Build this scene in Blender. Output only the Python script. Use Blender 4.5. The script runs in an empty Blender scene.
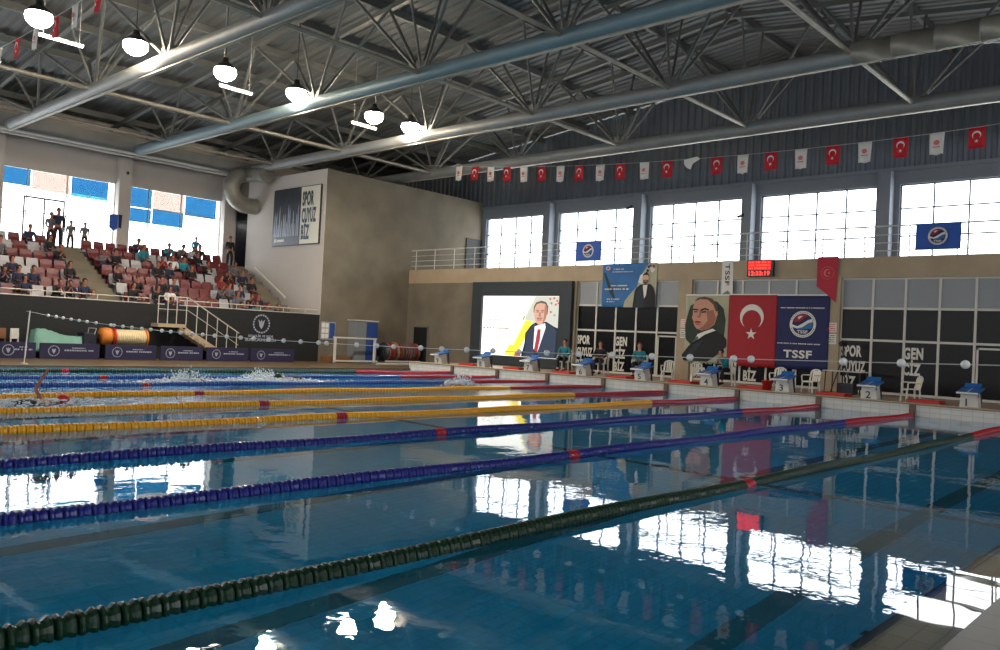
import bpy, bmesh, math, random
from mathutils import Vector, Matrix
random.seed(7)
PI = math.pi
S = bpy.context.scene
COL = S.collection

# ------------------------------------------------------------------ camera
YAW, PITCH, ROLL, FPX, CAMZ = 0.73961, 0.01619, 0.04946, 826.94, 1.5228
fw = Vector((math.cos(PITCH)*math.cos(YAW), math.cos(PITCH)*math.sin(YAW), math.sin(PITCH)))
rt = Vector((math.sin(YAW), -math.cos(YAW), 0)); up = rt.cross(fw)
r2 = rt*math.cos(ROLL)+up*math.sin(ROLL); u2 = -rt*math.sin(ROLL)+up*math.cos(ROLL)
cam = bpy.data.cameras.new('camera'); cam.sensor_width = 36; cam.lens = 36*FPX/1000
cam.clip_end = 400; cam.clip_start = .05
co = bpy.data.objects.new('camera', cam); COL.objects.link(co)
M = Matrix((r2, u2, -fw)).transposed().to_4x4(); M.translation = (0, 0, CAMZ)
co.matrix_world = M
S.camera = co

# ------------------------------------------------------------------ world, daylight, exposure
W = bpy.data.worlds.new('overcast_sky'); S.world = W; W.use_nodes = True
WORLD = 3.6
bg = W.node_tree.nodes['Background']; bg.inputs[0].default_value = (0.95, 0.97, 1.0, 1); bg.inputs[1].default_value = WORLD
S.view_settings.view_transform = 'Standard'; S.view_settings.look = 'None'
S.view_settings.gamma = 1; S.view_settings.use_curve_mapping = False
S.view_settings.exposure = 0.82

def portal(name, loc, direction, w, h):
    l = bpy.data.lights.new(name, 'AREA'); l.shape = 'RECTANGLE'; l.size = w; l.size_y = h; l.energy = 1
    l.cycles.is_portal = True
    o = bpy.data.objects.new(name, l); COL.objects.link(o); o.location = loc
    o.rotation_euler = Vector(direction).to_track_quat('-Z', 'Y').to_euler()
    return o

# ------------------------------------------------------------------ dimensions
XW = 23.78          # starting wall of the pool
Y0, Y1 = 1.56, 26.75   # pool sides
XB = -26.3          # far end of pool behind the camera
XG = 28.0           # front of gallery / lower glazing
XU = 33.2           # upper window wall
YC = 32.0           # side of concrete block, front of the stand
XC = 22.7           # block corner
YR = 40.0           # wall behind the stand
DZ = 0.33           # starting deck height
GRID = [4.95, 10.5, 16.05, 21.5, 27.0]
LANES = [4.17+2.5*k for k in range(9)]

# ------------------------------------------------------------------ materials
MATS = {}
def nt(name):
    m = bpy.data.materials.new(name); m.use_nodes = True
    n = m.node_tree; b = n.nodes['Principled BSDF']; MATS[name] = m
    return m, n, b
def lin(c):
    return tuple(((x/255)/12.92 if x/255 <= .04045 else ((x/255+.055)/1.055)**2.4) for x in c)
def mat(name, rgb, rough=.5, metal=0., var=0., scale=8., spec=.5, bump=0., coat=0., emit=None, es=0., stretch=None):
    m, n, b = nt(name); c = lin(rgb)
    b.inputs['Base Color'].default_value = (*c, 1); b.inputs['Roughness'].default_value = rough
    b.inputs['Metallic'].default_value = metal; b.inputs['Specular IOR Level'].default_value = spec
    b.inputs['Coat Weight'].default_value = coat
    if var or bump:
        tc = n.nodes.new('ShaderNodeTexCoord'); no = n.nodes.new('ShaderNodeTexNoise')
        no.inputs['Scale'].default_value = scale; no.inputs['Detail'].default_value = 6
        src = tc.outputs['Object']
        if stretch:
            mp = n.nodes.new('ShaderNodeMapping'); mp.inputs['Scale'].default_value = stretch
            n.links.new(src, mp.inputs[0]); src = mp.outputs[0]
        n.links.new(src, no.inputs['Vector'])
        if var:
            r = n.nodes.new('ShaderNodeValToRGB')
            r.color_ramp.elements[0].position = .3; r.color_ramp.elements[1].position = .7
            r.color_ramp.elements[0].color = (*[x*(1-var) for x in c], 1)
            r.color_ramp.elements[1].color = (*[min(1, x*(1+var)) for x in c], 1)
            n.links.new(no.outputs['Fac'], r.inputs[0]); n.links.new(r.outputs[0], b.inputs['Base Color'])
        if bump:
            bp = n.nodes.new('ShaderNodeBump'); bp.inputs['Strength'].default_value = bump; bp.inputs['Distance'].default_value = .02
            n.links.new(no.outputs['Fac'], bp.inputs['Height']); n.links.new(bp.outputs[0], b.inputs['Normal'])
    if emit:
        b.inputs['Emission Color'].default_value = (*lin(emit), 1); b.inputs['Emission Strength'].default_value = es
    return m
def tilemat(name, rgb, grout, size, rough=.3, gap=.03, var=.06, axes='XY'):
    m, n, b = nt(name); b.inputs['Roughness'].default_value = rough
    tc = n.nodes.new('ShaderNodeTexCoord'); sp = n.nodes.new('ShaderNodeSeparateXYZ'); cb = n.nodes.new('ShaderNodeCombineXYZ')
    n.links.new(tc.outputs['Object'], sp.inputs[0])
    n.links.new(sp.outputs[axes[0]], cb.inputs[0]); n.links.new(sp.outputs[axes[1]], cb.inputs[1])
    br = n.nodes.new('ShaderNodeTexBrick'); br.offset = 0
    c = lin(rgb)
    br.inputs['Color1'].default_value = (*[x*(1-var) for x in c], 1); br.inputs['Color2'].default_value = (*[min(1, x*(1+var)) for x in c], 1)
    br.inputs['Mortar'].default_value = (*lin(grout), 1); br.inputs['Scale'].default_value = 1
    br.inputs['Mortar Size'].default_value = gap*size[0]; br.inputs['Brick Width'].default_value = size[0]; br.inputs['Row Height'].default_value = size[1]
    n.links.new(cb.outputs[0], br.inputs['Vector']); n.links.new(br.outputs['Color'], b.inputs['Base Color'])
    return m
mat('concrete', (112, 104, 89), .85, var=.18, scale=.9, bump=.15)
mat('concrete_light', (178, 168, 155), .85, var=.08, scale=.7, bump=.1)
mat('concrete_band', (168, 150, 124), .8, var=.1, scale=1.2, bump=.1)
mat('plaster', (190, 182, 174), .9, var=.04, scale=.6)
mat('header_grey', (124, 131, 141), .7, var=.04, scale=1)
mat('cladding', (104, 112, 122), .55, metal=.2, var=.05, scale=1)
mat('roof_sheet', (98, 101, 101), .6, metal=.1, var=.06, scale=.5)
mat('steel', (136, 138, 136), .5, metal=.2, var=.08, scale=2)
mat('steel_web', (102, 104, 101), .5, metal=.2, var=.1, scale=2)
mat('steel_teal', (112, 132, 138), .48, metal=.2, var=.06, scale=2)
mat('galvanised', (150, 146, 134), .5, metal=.4, var=.12, scale=3)
tilemat('deck_tile', (98, 80, 56), (80, 66, 46), (.3, .3), .35)
tilemat('starting_deck_tile', (176, 158, 136), (140, 122, 102), (.3, .3), .4)
tilemat('white_tile', (200, 198, 190), (176, 174, 166), (.25, .125), .25, axes='YZ', gap=.03)
tilemat('ledge_tile', (146, 120, 84), (122, 98, 68), (.25, .125), .4)
tilemat('pool_tile', (96, 214, 250), (86, 200, 238), (.25, .125), .4, gap=.05)
mat('pool_line', (14, 16, 26), .4)
mat('coping', (140, 112, 84), .5, var=.08, scale=4)
mat('coping_tile', (184, 166, 142), .5, var=.06, scale=4)
mat('anchor_post', (104, 84, 70), .6, var=.1, scale=10)
mat('white_frame', (205, 200, 190), .45)
mat('window_frame_grey', (92, 98, 108), .5)
mat('dark_panel', (16, 15, 15), .25, spec=.14)
mat('panel_grey', (142, 146, 148), .5, var=.04, scale=1)
mat('black', (16, 17, 19), .6)
mat('black_wall', (20, 22, 24), .8, var=.05, scale=1)
mat('screen_frame', (42, 50, 54), .6)
mat('white_plastic', (225, 220, 205), .35)
mat('off_white', (214, 210, 198), .6)
mat('white_paint', (200, 198, 192), .5)
mat('seat_red', (92, 14, 22), .4); mat('seat_white', (152, 150, 152), .4)
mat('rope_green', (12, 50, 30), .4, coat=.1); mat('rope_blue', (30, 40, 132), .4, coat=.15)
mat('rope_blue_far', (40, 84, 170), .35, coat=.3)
mat('rope_yellow', (250, 180, 8), .35, coat=.3); mat('rope_red', (184, 22, 44), .35, coat=.3)
mat('cable', (60, 60, 64), .5, metal=.6)
mat('ball_white', (225, 225, 222), .4)
mat('string', (200, 200, 196), .6)
mat('block_blue', (38, 104, 176), .35, coat=.2); mat('block_body', (206, 204, 196), .45)
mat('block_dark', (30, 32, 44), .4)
mat('flag_red', (196, 20, 36), .7); mat('flag_white', (222, 218, 210), .7); mat('flag_pink', (214, 120, 110), .7)
mat('banner_red', (158, 20, 34), .7, var=.05, scale=2, stretch=(1, 3, .6)); mat('banner_navy', (22, 30, 82), .7, var=.08, scale=2)
mat('banner_blue', (44, 104, 160), .7, var=.14, scale=1.2); mat('banner_purple', (30, 26, 62), .75)
mat('banner_rose', (178, 34, 56), .7)
mat('flag_blue', (42, 86, 170), .7)
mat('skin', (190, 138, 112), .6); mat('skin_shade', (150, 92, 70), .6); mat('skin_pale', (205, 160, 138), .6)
mat('hair', (30, 24, 22), .7); mat('hair_brown', (84, 60, 40), .7); mat('hair_grey', (110, 100, 92), .7)
mat('teal_cloth', (16, 120, 134), .8); mat('black_cloth', (22, 23, 28), .85); mat('navy_cloth', (30, 38, 62), .85)
mat('red_cloth', (130, 30, 34), .85); mat('white_cloth', (200, 200, 200), .85); mat('grey_cloth', (90, 92, 98), .85)
mat('suit', (30, 38, 50), .7); mat('suit_black', (14, 16, 18), .7); mat('tie_red', (140, 30, 40), .6)
mat('portrait_ground', (170, 166, 140), .8, var=.06, scale=3); mat('portrait_green', (44, 58, 46), .8, var=.2, scale=3)
mat('brick_red_plastic', (196, 40, 34), .45)
mat('tarp_green', (96, 140, 128), .6, var=.1, scale=3, bump=.4); mat('reel_cream', (206, 190, 150), .5); mat('reel_orange', (206, 124, 44), .5)
mat('wood', (120, 84, 54), .6, var=.15, scale=4)
mat('cabinet_blue', (30, 66, 134), .4); mat('cabinet_grey', (120, 124, 126), .5)
mat('chrome', (190, 190, 188), .25, metal=.9)
mat('rail_paint', (196, 190, 176), .4, metal=.2)
mat('lamp_body', (60, 60, 62), .4, metal=.6)
mat('photo_dark', (40, 44, 54), .4, var=.35, scale=1.3, stretch=(1, 1, .4)); mat('photo_light', (150, 156, 170), .4, var=.2, scale=3)
mat('letter_dark', (44, 60, 72), .5); mat('sign_cream', (214, 210, 192), .5)
mat('foam', (215, 225, 230), .5)
mat('speaker', (40, 40, 42), .6)
mat('ash_grey', (100, 100, 98), .7)
def emis(name, rgb, st):
    m, n, b = nt(name); b.inputs['Base Color'].default_value = (0, 0, 0, 1)
    b.inputs['Specular IOR Level'].default_value = .2
    b.inputs['Emission Color'].default_value = (*lin(rgb), 1); b.inputs['Emission Strength'].default_value = st
    return m
emis('lamp_glow', (255, 236, 208), 75); emis('tube_glow', (255, 250, 240), 9)
emis('scr_white', (255, 253, 240), 1.15); emis('scr_grey', (196, 196, 184), .8); emis('scr_yellow', (240, 214, 60), 1.0)
emis('scr_ink', (150, 150, 140), .75); emis('scr_skin', (208, 160, 138), .8); emis('scr_skin_d', (176, 122, 100), .75); emis('scr_suit', (52, 62, 78), .8)
emis('scr_suit_d', (34, 40, 54), .8); emis('scr_tie', (160, 60, 66), .8); emis('scr_shirt', (238, 236, 236), .9); emis('scr_hair', (112, 96, 82), .7)
emis('scr_cream', (250, 240, 190), 1.0); emis('scr_red', (190, 90, 80), .8)
emis('led_red', (255, 60, 50), 1.6); emis('led_dim', (215, 26, 22), .9)
# glass and film panes
def pane_mat(name, tint, gloss=.06):
    m = bpy.data.materials.new(name); m.use_nodes = True; n = m.node_tree; n.nodes.clear(); MATS[name] = m
    o = n.nodes.new('ShaderNodeOutputMaterial'); mx = n.nodes.new('ShaderNodeMixShader'); t = n.nodes.new('ShaderNodeBsdfTransparent')
    g = n.nodes.new('ShaderNodeBsdfGlossy'); g.inputs['Roughness'].default_value = 0; t.inputs[0].default_value = (*tint, 1)
    mx.inputs[0].default_value = gloss
    n.links.new(t.outputs[0], mx.inputs[1]); n.links.new(g.outputs[0], mx.inputs[2]); n.links.new(mx.outputs[0], o.inputs[0])
pane_mat('glass', (.95, .97, .97), .015); pane_mat('film_blue', (.10, .23, .34), 0); pane_mat('film_cyan', (.16, .36, .38), 0); pane_mat('film_peach', (.45, .39, .36), 0)
# water
def water_mat():
    m = bpy.data.materials.new('water'); m.use_nodes = True; n = m.node_tree; n.nodes.clear(); MATS['water'] = m
    L = n.links.new
    o = n.nodes.new('ShaderNodeOutputMaterial'); mx = n.nodes.new('ShaderNodeMixShader')
    re = n.nodes.new('ShaderNodeBsdfRefraction'); re.inputs['IOR'].default_value = 1.33; re.inputs['Roughness'].default_value = 0
    re.inputs['Color'].default_value = (.34, .86, 1, 1)
    df = n.nodes.new('ShaderNodeBsdfDiffuse'); df.inputs[0].default_value = (.001, .60, 1, 1)     # light scattered back by the water body
    mb_ = n.nodes.new('ShaderNodeMixShader'); mb_.inputs[0].default_value = .11; L(re.outputs[0], mb_.inputs[1]); L(df.outputs[0], mb_.inputs[2])
    g = n.nodes.new('ShaderNodeBsdfGlossy'); g.inputs['Roughness'].default_value = .01; g.inputs[0].default_value = (.97, .98, 1, 1)
    fr = n.nodes.new('ShaderNodeFresnel'); fr.inputs['IOR'].default_value = 1.33
    L(fr.outputs[0], mx.inputs[0]); L(mb_.outputs[0], mx.inputs[1]); L(g.outputs[0], mx.inputs[2]); L(mx.outputs[0], o.inputs[0])
    tc = n.nodes.new('ShaderNodeTexCoord'); sp = n.nodes.new('ShaderNodeSeparateXYZ'); L(tc.outputs['Object'], sp.inputs[0])
    n1 = n.nodes.new('ShaderNodeTexNoise'); n1.inputs['Scale'].default_value = 1.3; n1.inputs['Detail'].default_value = 1.5; n1.inputs['Roughness'].default_value = .4
    n2 = n.nodes.new('ShaderNodeTexNoise'); n2.inputs['Scale'].default_value = 4.5; n2.inputs['Detail'].default_value = 3
    L(tc.outputs['Object'], n1.inputs['Vector']); L(tc.outputs['Object'], n2.inputs['Vector'])
    mr = n.nodes.new('ShaderNodeMapRange'); mr.inputs[1].default_value = 13.5; mr.inputs[2].default_value = 16.5
    mr.inputs[3].default_value = .0; mr.inputs[4].default_value = 1.0; L(sp.outputs['Y'], mr.inputs[0])
    b1 = n.nodes.new('ShaderNodeBump'); b1.inputs['Strength'].default_value = 1; b1.inputs['Distance'].default_value = .004
    L(n1.outputs['Fac'], b1.inputs['Height'])
    n3 = n.nodes.new('ShaderNodeTexNoise'); n3.inputs['Scale'].default_value = 7; L(tc.outputs['Object'], n3.inputs['Vector'])
    b3 = n.nodes.new('ShaderNodeBump'); b3.inputs['Strength'].default_value = 1; b3.inputs['Distance'].default_value = .0007; L(n3.outputs['Fac'], b3.inputs['Height']); L(b1.outputs[0], b3.inputs['Normal'])
    ml = n.nodes.new('ShaderNodeMath'); ml.operation = 'MULTIPLY'; L(n2.outputs['Fac'], ml.inputs[0]); L(mr.outputs[0], ml.inputs[1])
    b2 = n.nodes.new('ShaderNodeBump'); b2.inputs['Strength'].default_value = 1; b2.inputs['Distance'].default_value = .05
    L(ml.outputs[0], b2.inputs['Height']); L(b3.outputs[0], b2.inputs['Normal'])
    for x in (re, g, fr): L(b2.outputs[0], x.inputs['Normal'])
water_mat()
def film_mat():
    m = bpy.data.materials.new('water_film'); m.use_nodes = True; n = m.node_tree; n.nodes.clear(); MATS['water_film'] = m; L = n.links.new
    o = n.nodes.new('ShaderNodeOutputMaterial'); mx = n.nodes.new('ShaderNodeMixShader'); t = n.nodes.new('ShaderNodeBsdfTransparent')
    g = n.nodes.new('ShaderNodeBsdfGlossy'); g.inputs['Roughness'].default_value = .01; t.inputs[0].default_value = (.86, .92, .92, 1)
    lw = n.nodes.new('ShaderNodeLayerWeight'); lw.inputs[0].default_value = .5
    pw = n.nodes.new('ShaderNodeMath'); pw.operation = 'POWER'; pw.inputs[1].default_value = 4.2; L(lw.outputs['Facing'], pw.inputs[0])
    fr = n.nodes.new('ShaderNodeMath'); fr.operation = 'MULTIPLY_ADD'; fr.inputs[1].default_value = .95; fr.inputs[2].default_value = .02; L(pw.outputs[0], fr.inputs[0])
    no = n.nodes.new('ShaderNodeTexNoise'); no.inputs['Scale'].default_value = .9; bp = n.nodes.new('ShaderNodeBump'); bp.inputs['Distance'].default_value = .004; bp.inputs['Strength'].default_value = 1
    tc = n.nodes.new('ShaderNodeTexCoord'); L(tc.outputs['Object'], no.inputs['Vector']); L(no.outputs['Fac'], bp.inputs['Height']); L(bp.outputs[0], g.inputs['Normal'])
    L(fr.outputs[0], mx.inputs[0]); L(t.outputs[0], mx.inputs[1]); L(g.outputs[0], mx.inputs[2]); L(mx.outputs[0], o.inputs[0])
film_mat()

# ------------------------------------------------------------------ mesh helpers
def meta(o, label=None, cat=None, group=None, kind=None):
    if label: o['label'] = label
    if cat: o['category'] = cat
    if group: o['group'] = group
    if kind: o['kind'] = kind
    return o
def empty(name, loc=(0, 0, 0), rz=0):
    o = bpy.data.objects.new(name, None); o.empty_display_size = .1; COL.objects.link(o); o.location = loc; o.rotation_euler = (0, 0, rz); return o
class MB:
    def __init__(s): s.v = []; s.f = []; s.mi = []; s.cur = 0; s.sm = []
    def add(s, vs, fs, smooth=False):
        b = len(s.v); s.v += [tuple(x) for x in vs]
        for f in fs: s.f.append([b+i for i in f]); s.mi.append(s.cur); s.sm.append(smooth)
    def box(s, x0, x1, y0, y1, z0, z1):
        vs = [(x, y, z) for x in (x0, x1) for y in (y0, y1) for z in (z0, z1)]
        s.add(vs, [(0, 1, 3, 2), (4, 6, 7, 5), (0, 4, 5, 1), (2, 3, 7, 6), (0, 2, 6, 4), (1, 5, 7, 3)])
    def cbox(s, c, d): s.box(c[0]-d[0]/2, c[0]+d[0]/2, c[1]-d[1]/2, c[1]+d[1]/2, c[2]-d[2]/2, c[2]+d[2]/2)
    def obb(s, a, b, w, h, upv=(0, 0, 1)):          # bar from a to b
        a = Vector(a); b = Vector(b); d = (b-a).normalized(); sd = d.cross(Vector(upv))
        if sd.length < 1e-4: sd = d.cross(Vector((1, 0, 0)))
        sd.normalize(); u = sd.cross(d); vs = []
        for p in (a, b):
            for i, j in ((-1, -1), (1, -1), (1, 1), (-1, 1)): vs.append(p+sd*i*w/2+u*j*h/2)
        s.add(vs, [(3, 2, 1, 0), (4, 5, 6, 7), (0, 1, 5, 4), (1, 2, 6, 5), (2, 3, 7, 6), (3, 0, 4, 7)])
    def cyl(s, a, b, r, r2=None, n=12, caps=True, smooth=True):
        a = Vector(a); b = Vector(b); d = (b-a).normalized(); sd = d.cross(Vector((0, 0, 1)))
        if sd.length < 1e-4: sd = Vector((1, 0, 0))
        sd.normalize(); u = sd.cross(d); r2 = r if r2 is None else r2; vs = []
        for p, q in ((a, r), (b, r2)):
            for i in range(n): t = 2*PI*i/n; vs.append(p+sd*q*math.cos(t)+u*q*math.sin(t))
        s.add(vs, [(i, (i+1) % n, n+(i+1) % n, n+i) for i in range(n)], smooth)
        if caps: s.add(vs, [tuple(range(n))[::-1], tuple(range(n, 2*n))])
    def tube(s, pts, r, n=8, smooth=True):
        pts = [Vector(p) for p in pts]; N = len(pts); vs = []; pv = None
        for i, p in enumerate(pts):
            d = (pts[min(i+1, N-1)]-pts[max(i-1, 0)]).normalized()
            sd = d.cross(Vector((0, 0, 1))) if pv is None else pv-d*pv.dot(d)
            if sd.length < 1e-4: sd = d.cross(Vector((1, 0, 0)))
            sd.normalize(); pv = sd; u = sd.cross(d); rr = r[i] if isinstance(r, (list, tuple)) else r
            for k in range(n): t = 2*PI*k/n; vs.append(p+sd*rr*math.cos(t)+u*rr*math.sin(t))
        fs = [(i*n+k, i*n+(k+1) % n, (i+1)*n+(k+1) % n, (i+1)*n+k) for i in range(N-1) for k in range(n)]
        s.add(vs, fs, smooth); s.add(vs, [tuple(range(n))[::-1], tuple(range((N-1)*n, N*n))])
    def lathe(s, prof, c=(0, 0, 0), n=16, axis='Z', smooth=True):
        vs = []
        for r, h in prof:
            for i in range(n):
                t = 2*PI*i/n; p = (r*math.cos(t), r*math.sin(t), h)
                if axis == 'X': p = (h, p[0], p[1])
                if axis == 'Y': p = (p[0], h, p[1])
                vs.append((p[0]+c[0], p[1]+c[1], p[2]+c[2]))
        s.add(vs, [(j*n+i, j*n+(i+1) % n, (j+1)*n+(i+1) % n, (j+1)*n+i) for j in range(len(prof)-1) for i in range(n)], smooth)
    def ball(s, c, r, n=12, m=8, sq=(1, 1, 1)):
        vs = []
        for j in range(m+1):
            p = PI*j/m
            for i in range(n): t = 2*PI*i/n; vs.append((c[0]+sq[0]*r*math.sin(p)*math.cos(t), c[1]+sq[1]*r*math.sin(p)*math.sin(t), c[2]+sq[2]*r*math.cos(p)))
        s.add(vs, [(j*n+i, (j+1)*n+i, (j+1)*n+(i+1) % n, j*n+(i+1) % n) for j in range(m) for i in range(n)], True)
    def poly(s, pts, d=.01, fr=None, off=0.):
        # 2-D outline extruded by d; fr = (origin, u, v, n)
        o, u, v, n_ = [Vector(q) for q in fr]; N = len(pts)
        vs = [o+u*x+v*y+n_*off for x, y in pts]+[o+u*x+v*y+n_*(off+d) for x, y in pts]
        s.add(vs, [tuple(range(N))[::-1], tuple(range(N, 2*N))]+[(i, (i+1) % N, N+(i+1) % N, N+i) for i in range(N)])
    def build(s, name, mats, parent=None, loc=None, rz=0, bevel=0, keep=False):
        me = bpy.data.meshes.new(name); me.from_pydata(s.v, [], s.f)
        if not isinstance(mats, (list, tuple)): mats = [mats]
        for m in mats: me.materials.append(MATS[m])
        for p, i, sm in zip(me.polygons, s.mi, s.sm): p.material_index = i; p.use_smooth = sm
        if not keep:
            bm = bmesh.new(); bm.from_mesh(me); bmesh.ops.recalc_face_normals(bm, faces=bm.faces)
            bm.to_mesh(me); bm.free()
        o = bpy.data.objects.new(name, me); COL.objects.link(o)
        if loc: o.location = loc
        if rz: o.rotation_euler[2] = rz
        if parent: o.parent = parent
        if bevel:
            b = o.modifiers.new('bevel', 'BEVEL'); b.width = bevel; b.segments = 2; b.limit_method = 'ANGLE'
        return o
def st(name, mb, m, parent=None, **k):
    o = mb.build(name, m, parent, **k)
    if not parent: o['kind'] = 'structure'
    return o
def copy_tree(o, parent=None):
    c = o.copy(); COL.objects.link(c)
    if parent: c.parent = parent
    for ch in list(o.children): copy_tree(ch, c)
    return c
TX = {}
def text_mb(body, h, sx=1.0, bold=.0):
    """text outline as a mesh centred on x, baseline at 0, cap height h"""
    cu = bpy.data.curves.new('t', 'FONT'); cu.body = body; cu.size = 1; cu.align_x = 'LEFT'; cu.offset = bold; cu.extrude = .01; cu.space_character = 1.08; cu.resolution_u = 3
    o = bpy.data.objects.new('t', cu); COL.objects.link(o)
    bpy.context.view_layer.update()
    me = o.evaluated_get(bpy.context.evaluated_depsgraph_get()).to_mesh()
    vs = [v.co.copy() for v in me.vertices]; fs = [tuple(p.vertices) for p in me.polygons]
    o.to_mesh_clear(); bpy.data.objects.remove(o); bpy.data.curves.remove(cu)
    k = h/.7
    x0 = min(v.x for v in vs); x1 = max(v.x for v in vs)
    return [((v.x-x0)*k*sx, v.y*k, v.z) for v in vs], fs, (x1-x0)*k*sx
def put_text(mb, body, fr, x, y, h, w=None, sx=1., bold=.03, align='L', off=.004, d=.006, rot=0):
    vs, fs, wd = text_mb(body, h, sx, bold)
    k = 1
    if w: k = w/wd; wd = w
    if align == 'C': x -= wd/2
    o, u, v, n_ = [Vector(q) for q in fr]; out = []
    for a, b, c in vs:
        p, q = a*k, b
        if rot: p, q = -q, p
        out.append(o+u*(x+p)+v*(y+q)+n_*(off+(d if c > 0 else 0)))
    mb.add(out, fs)
def FX(X, Y, Z): return ((X, Y, Z), (0, -1, 0), (0, 0, 1), (-1, 0, 0))     # wall facing -X, u to the viewer's right
def FY(X, Y, Z): return ((X, Y, Z), (1, 0, 0), (0, 0, 1), (0, -1, 0))     # wall facing -Y
def circ(cx, cy, r, n=28, ry=None, a0=0, a1=2*PI): return [(cx+r*math.cos(a0+(a1-a0)*i/n), cy+(ry or r)*math.sin(a0+(a1-a0)*i/n)) for i in range(n+(0 if a1-a0 > 6.2 else 1))]
def star(cx, cy, r, rot=PI/2): return [(cx+(r if i % 2 == 0 else r*.39)*math.cos(rot+i*PI/5), cy+(r if i % 2 == 0 else r*.39)*math.sin(rot+i*PI/5)) for i in range(10)]
def crescent(mb, cx, cy, r, fr, off, d=.004, face=-PI/2):
    # open towards `face`
    n = 20; a = .62; out = []; inn = []
    cc = (cx+math.cos(face)*r*.26, cy+math.sin(face)*r*.26); ri = r*.80
    # intersection angle on the outer circle
    D = r*.26; ca = (r*r-ri*ri+D*D)/(2*r*D); t0 = math.acos(max(-1, min(1, ca)))
    cb = (D*D+ri*ri-r*r)/(2*D*ri); t1 = PI-math.acos(max(-1, min(1, cb)))
    for i in range(n+1):
        t = face+t0+(2*PI-2*t0)*i/n; out.append((cx+r*math.cos(t), cy+r*math.sin(t)))
        s_ = face+t1+(2*PI-2*t1)*i/n; inn.append((cc[0]+ri*math.cos(s_), cc[1]+ri*math.sin(s_)))
    for i in range(n): mb.poly([out[i], out[i+1], inn[i+1], inn[i]], d, fr, off)

# ================================================================== THE SETTING
RIDGE_Y = 14.0
def zroof(y): return 13.7-0.115*abs(y-RIDGE_Y)
XBK, YN = -28.0, -10.0
def rects(holes, a0, a1, z0, z1):
    """split a wall [a0,a1]x[z0,z1] into boxes around holes (a,b,zb,zt), holes sorted and not overlapping in a"""
    out = []; x = a0
    for a, b, zb, zt in sorted(holes):
        if a > x: out.append((x, a, z0, z1))
        if zb > z0: out.append((a, b, z0, zb))
        if zt < z1: out.append((a, b, zt, z1))
        x = b
    if x < a1: out.append((x, a1, z0, z1))
    return out
# --- pool
w = MB(); w.add([(XB, Y0, 0), (XW, Y0, 0), (XW, Y1, 0), (XB, Y1, 0)], [(0, 1, 2, 3)])
water = st('water_surface', w, 'water', keep=True)
b = MB(); b.box(XB-.3, XW+.3, Y0-.3, Y1+.3, -2.3, -2.0)
b.box(XB-.3, XB, Y0, Y1, -2.0, 0.0); b.box(XW, XW+.3, Y0, Y1, -2.0, -.02)
b.box(XB-.3, XW+.3, Y1, Y1+.3, -2.0, -.02); b.box(XB-.3, XW+.3, Y0-.3, Y0, -2.0, -.10)
basin = st('pool_basin', b, 'pool_tile')
l = MB()
for y in [2.92]+[v+1.25 for v in LANES]:
    l.box(XB+2, XW-2, y-.125, y+.125, -2.0, -1.992); l.box(XW-2.25, XW-2, y-.5, y+.5, -2.0, -1.992)
    l.box(XW-.012, XW, y-.125, y+.125, -1.6, -.3)
l.box(-1.25-.12, -1.25+.12, Y0+.05, Y1-.05, -2.0, -1.994); l.box(11.1-.1, 11.1+.1, Y0+.05, Y1-.05, -2.0, -1.994)
st('lane_line', l, 'pool_line', basin)
b = MB(); b.box(XB-.3, XW+.0, 1.18, Y0+.0, -.12, -.035); st('trim_1', b, 'ledge_tile')
b = MB(); b.box(XB-.3, XW+.0, Y0-.045, Y0+.006, -.12, -.030); st('trim_2', b, 'pool_line')
w = MB(); w.add([(XB, 1.165, 0), (XW, 1.165, 0), (XW, Y0, 0), (XB, Y0, 0)], [(0, 1, 2, 3)]); st('water_film', w, 'water_film', water, keep=True)
# --- floors
b = MB(); b.box(XBK, XW, YN, 1.165, -.3, .02); b.box(XBK, XW, Y1, YC, -.3, .04); b.box(XW, XG+.4, 26.8, YC, -.3, .04); b.box(XBK, XB-.3, 1.165, Y1, -.3, .02)
floor = st('floor', b, 'deck_tile')
b = MB(); b.box(XW, XG+.4, YN, 26.8, -.25, DZ-.02); st('starting_deck', b, 'starting_deck_tile', floor)
b = MB(); b.box(XW-.03, XW+.42, YN, 26.8, DZ-.03, DZ+.015); st('coping', b, 'coping_tile', floor)
b = MB(); b.box(XW-.045, XW-.03, YN, 26.8, DZ-.03, DZ+.002); st('coping_edge', b, 'coping', floor)
b = MB(); b.box(XW-.02, XW+.02, 1.2, Y1+.1, -.3, DZ-.03); st('tiled_face', b, 'white_tile', floor)
b = MB(); b.box(XW-.02, XG, 26.78, 26.805, .0, DZ-.02); st('side_step', b, 'coping', floor)
# --- end wall above the gallery (upper windows)
ZU0, ZU1 = 5.0, 8.12
hol = [(GRID[i]+.42, GRID[i+1]-.42, ZU0, ZU1) for i in range(4)]+[(GRID[4]+.42, 31.7, ZU0, ZU1)]+[(GRID[0]-5.4+.42, GRID[0]-.42, ZU0, ZU1), (GRID[0]-10.9+.42, GRID[0]-5.4-.42, ZU0, ZU1)]
b = MB()
for a, c, z0, z1 in rects(hol, YN, YC+8, 4.6, 8.75): b.box(XU, XU+.3, a, c, z0, z1)
wall_end = st('wall_end', b, 'header_grey')
b = MB()
for g in [GRID[0]-5.4]+GRID: b.box(XU-.5, XU, g-.22, g+.22, 4.8, 8.6)
st('column', b, 'header_grey', wall_end)
def zig(y0, y1, p, f0, f1, n=4):
    """trapezoid profile: list of (y, depth 0..1)"""
    out = []; y = y0
    while y < y1: out += [(y, 0), (y+p*.35, 0), (y+p*.5, 1), (y+p*.85, 1)]; y += p
    out.append((y1, 0)); return out
pr_ = zig(YN, YR, .36, 0, 1); vs = []; fs = []
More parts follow.
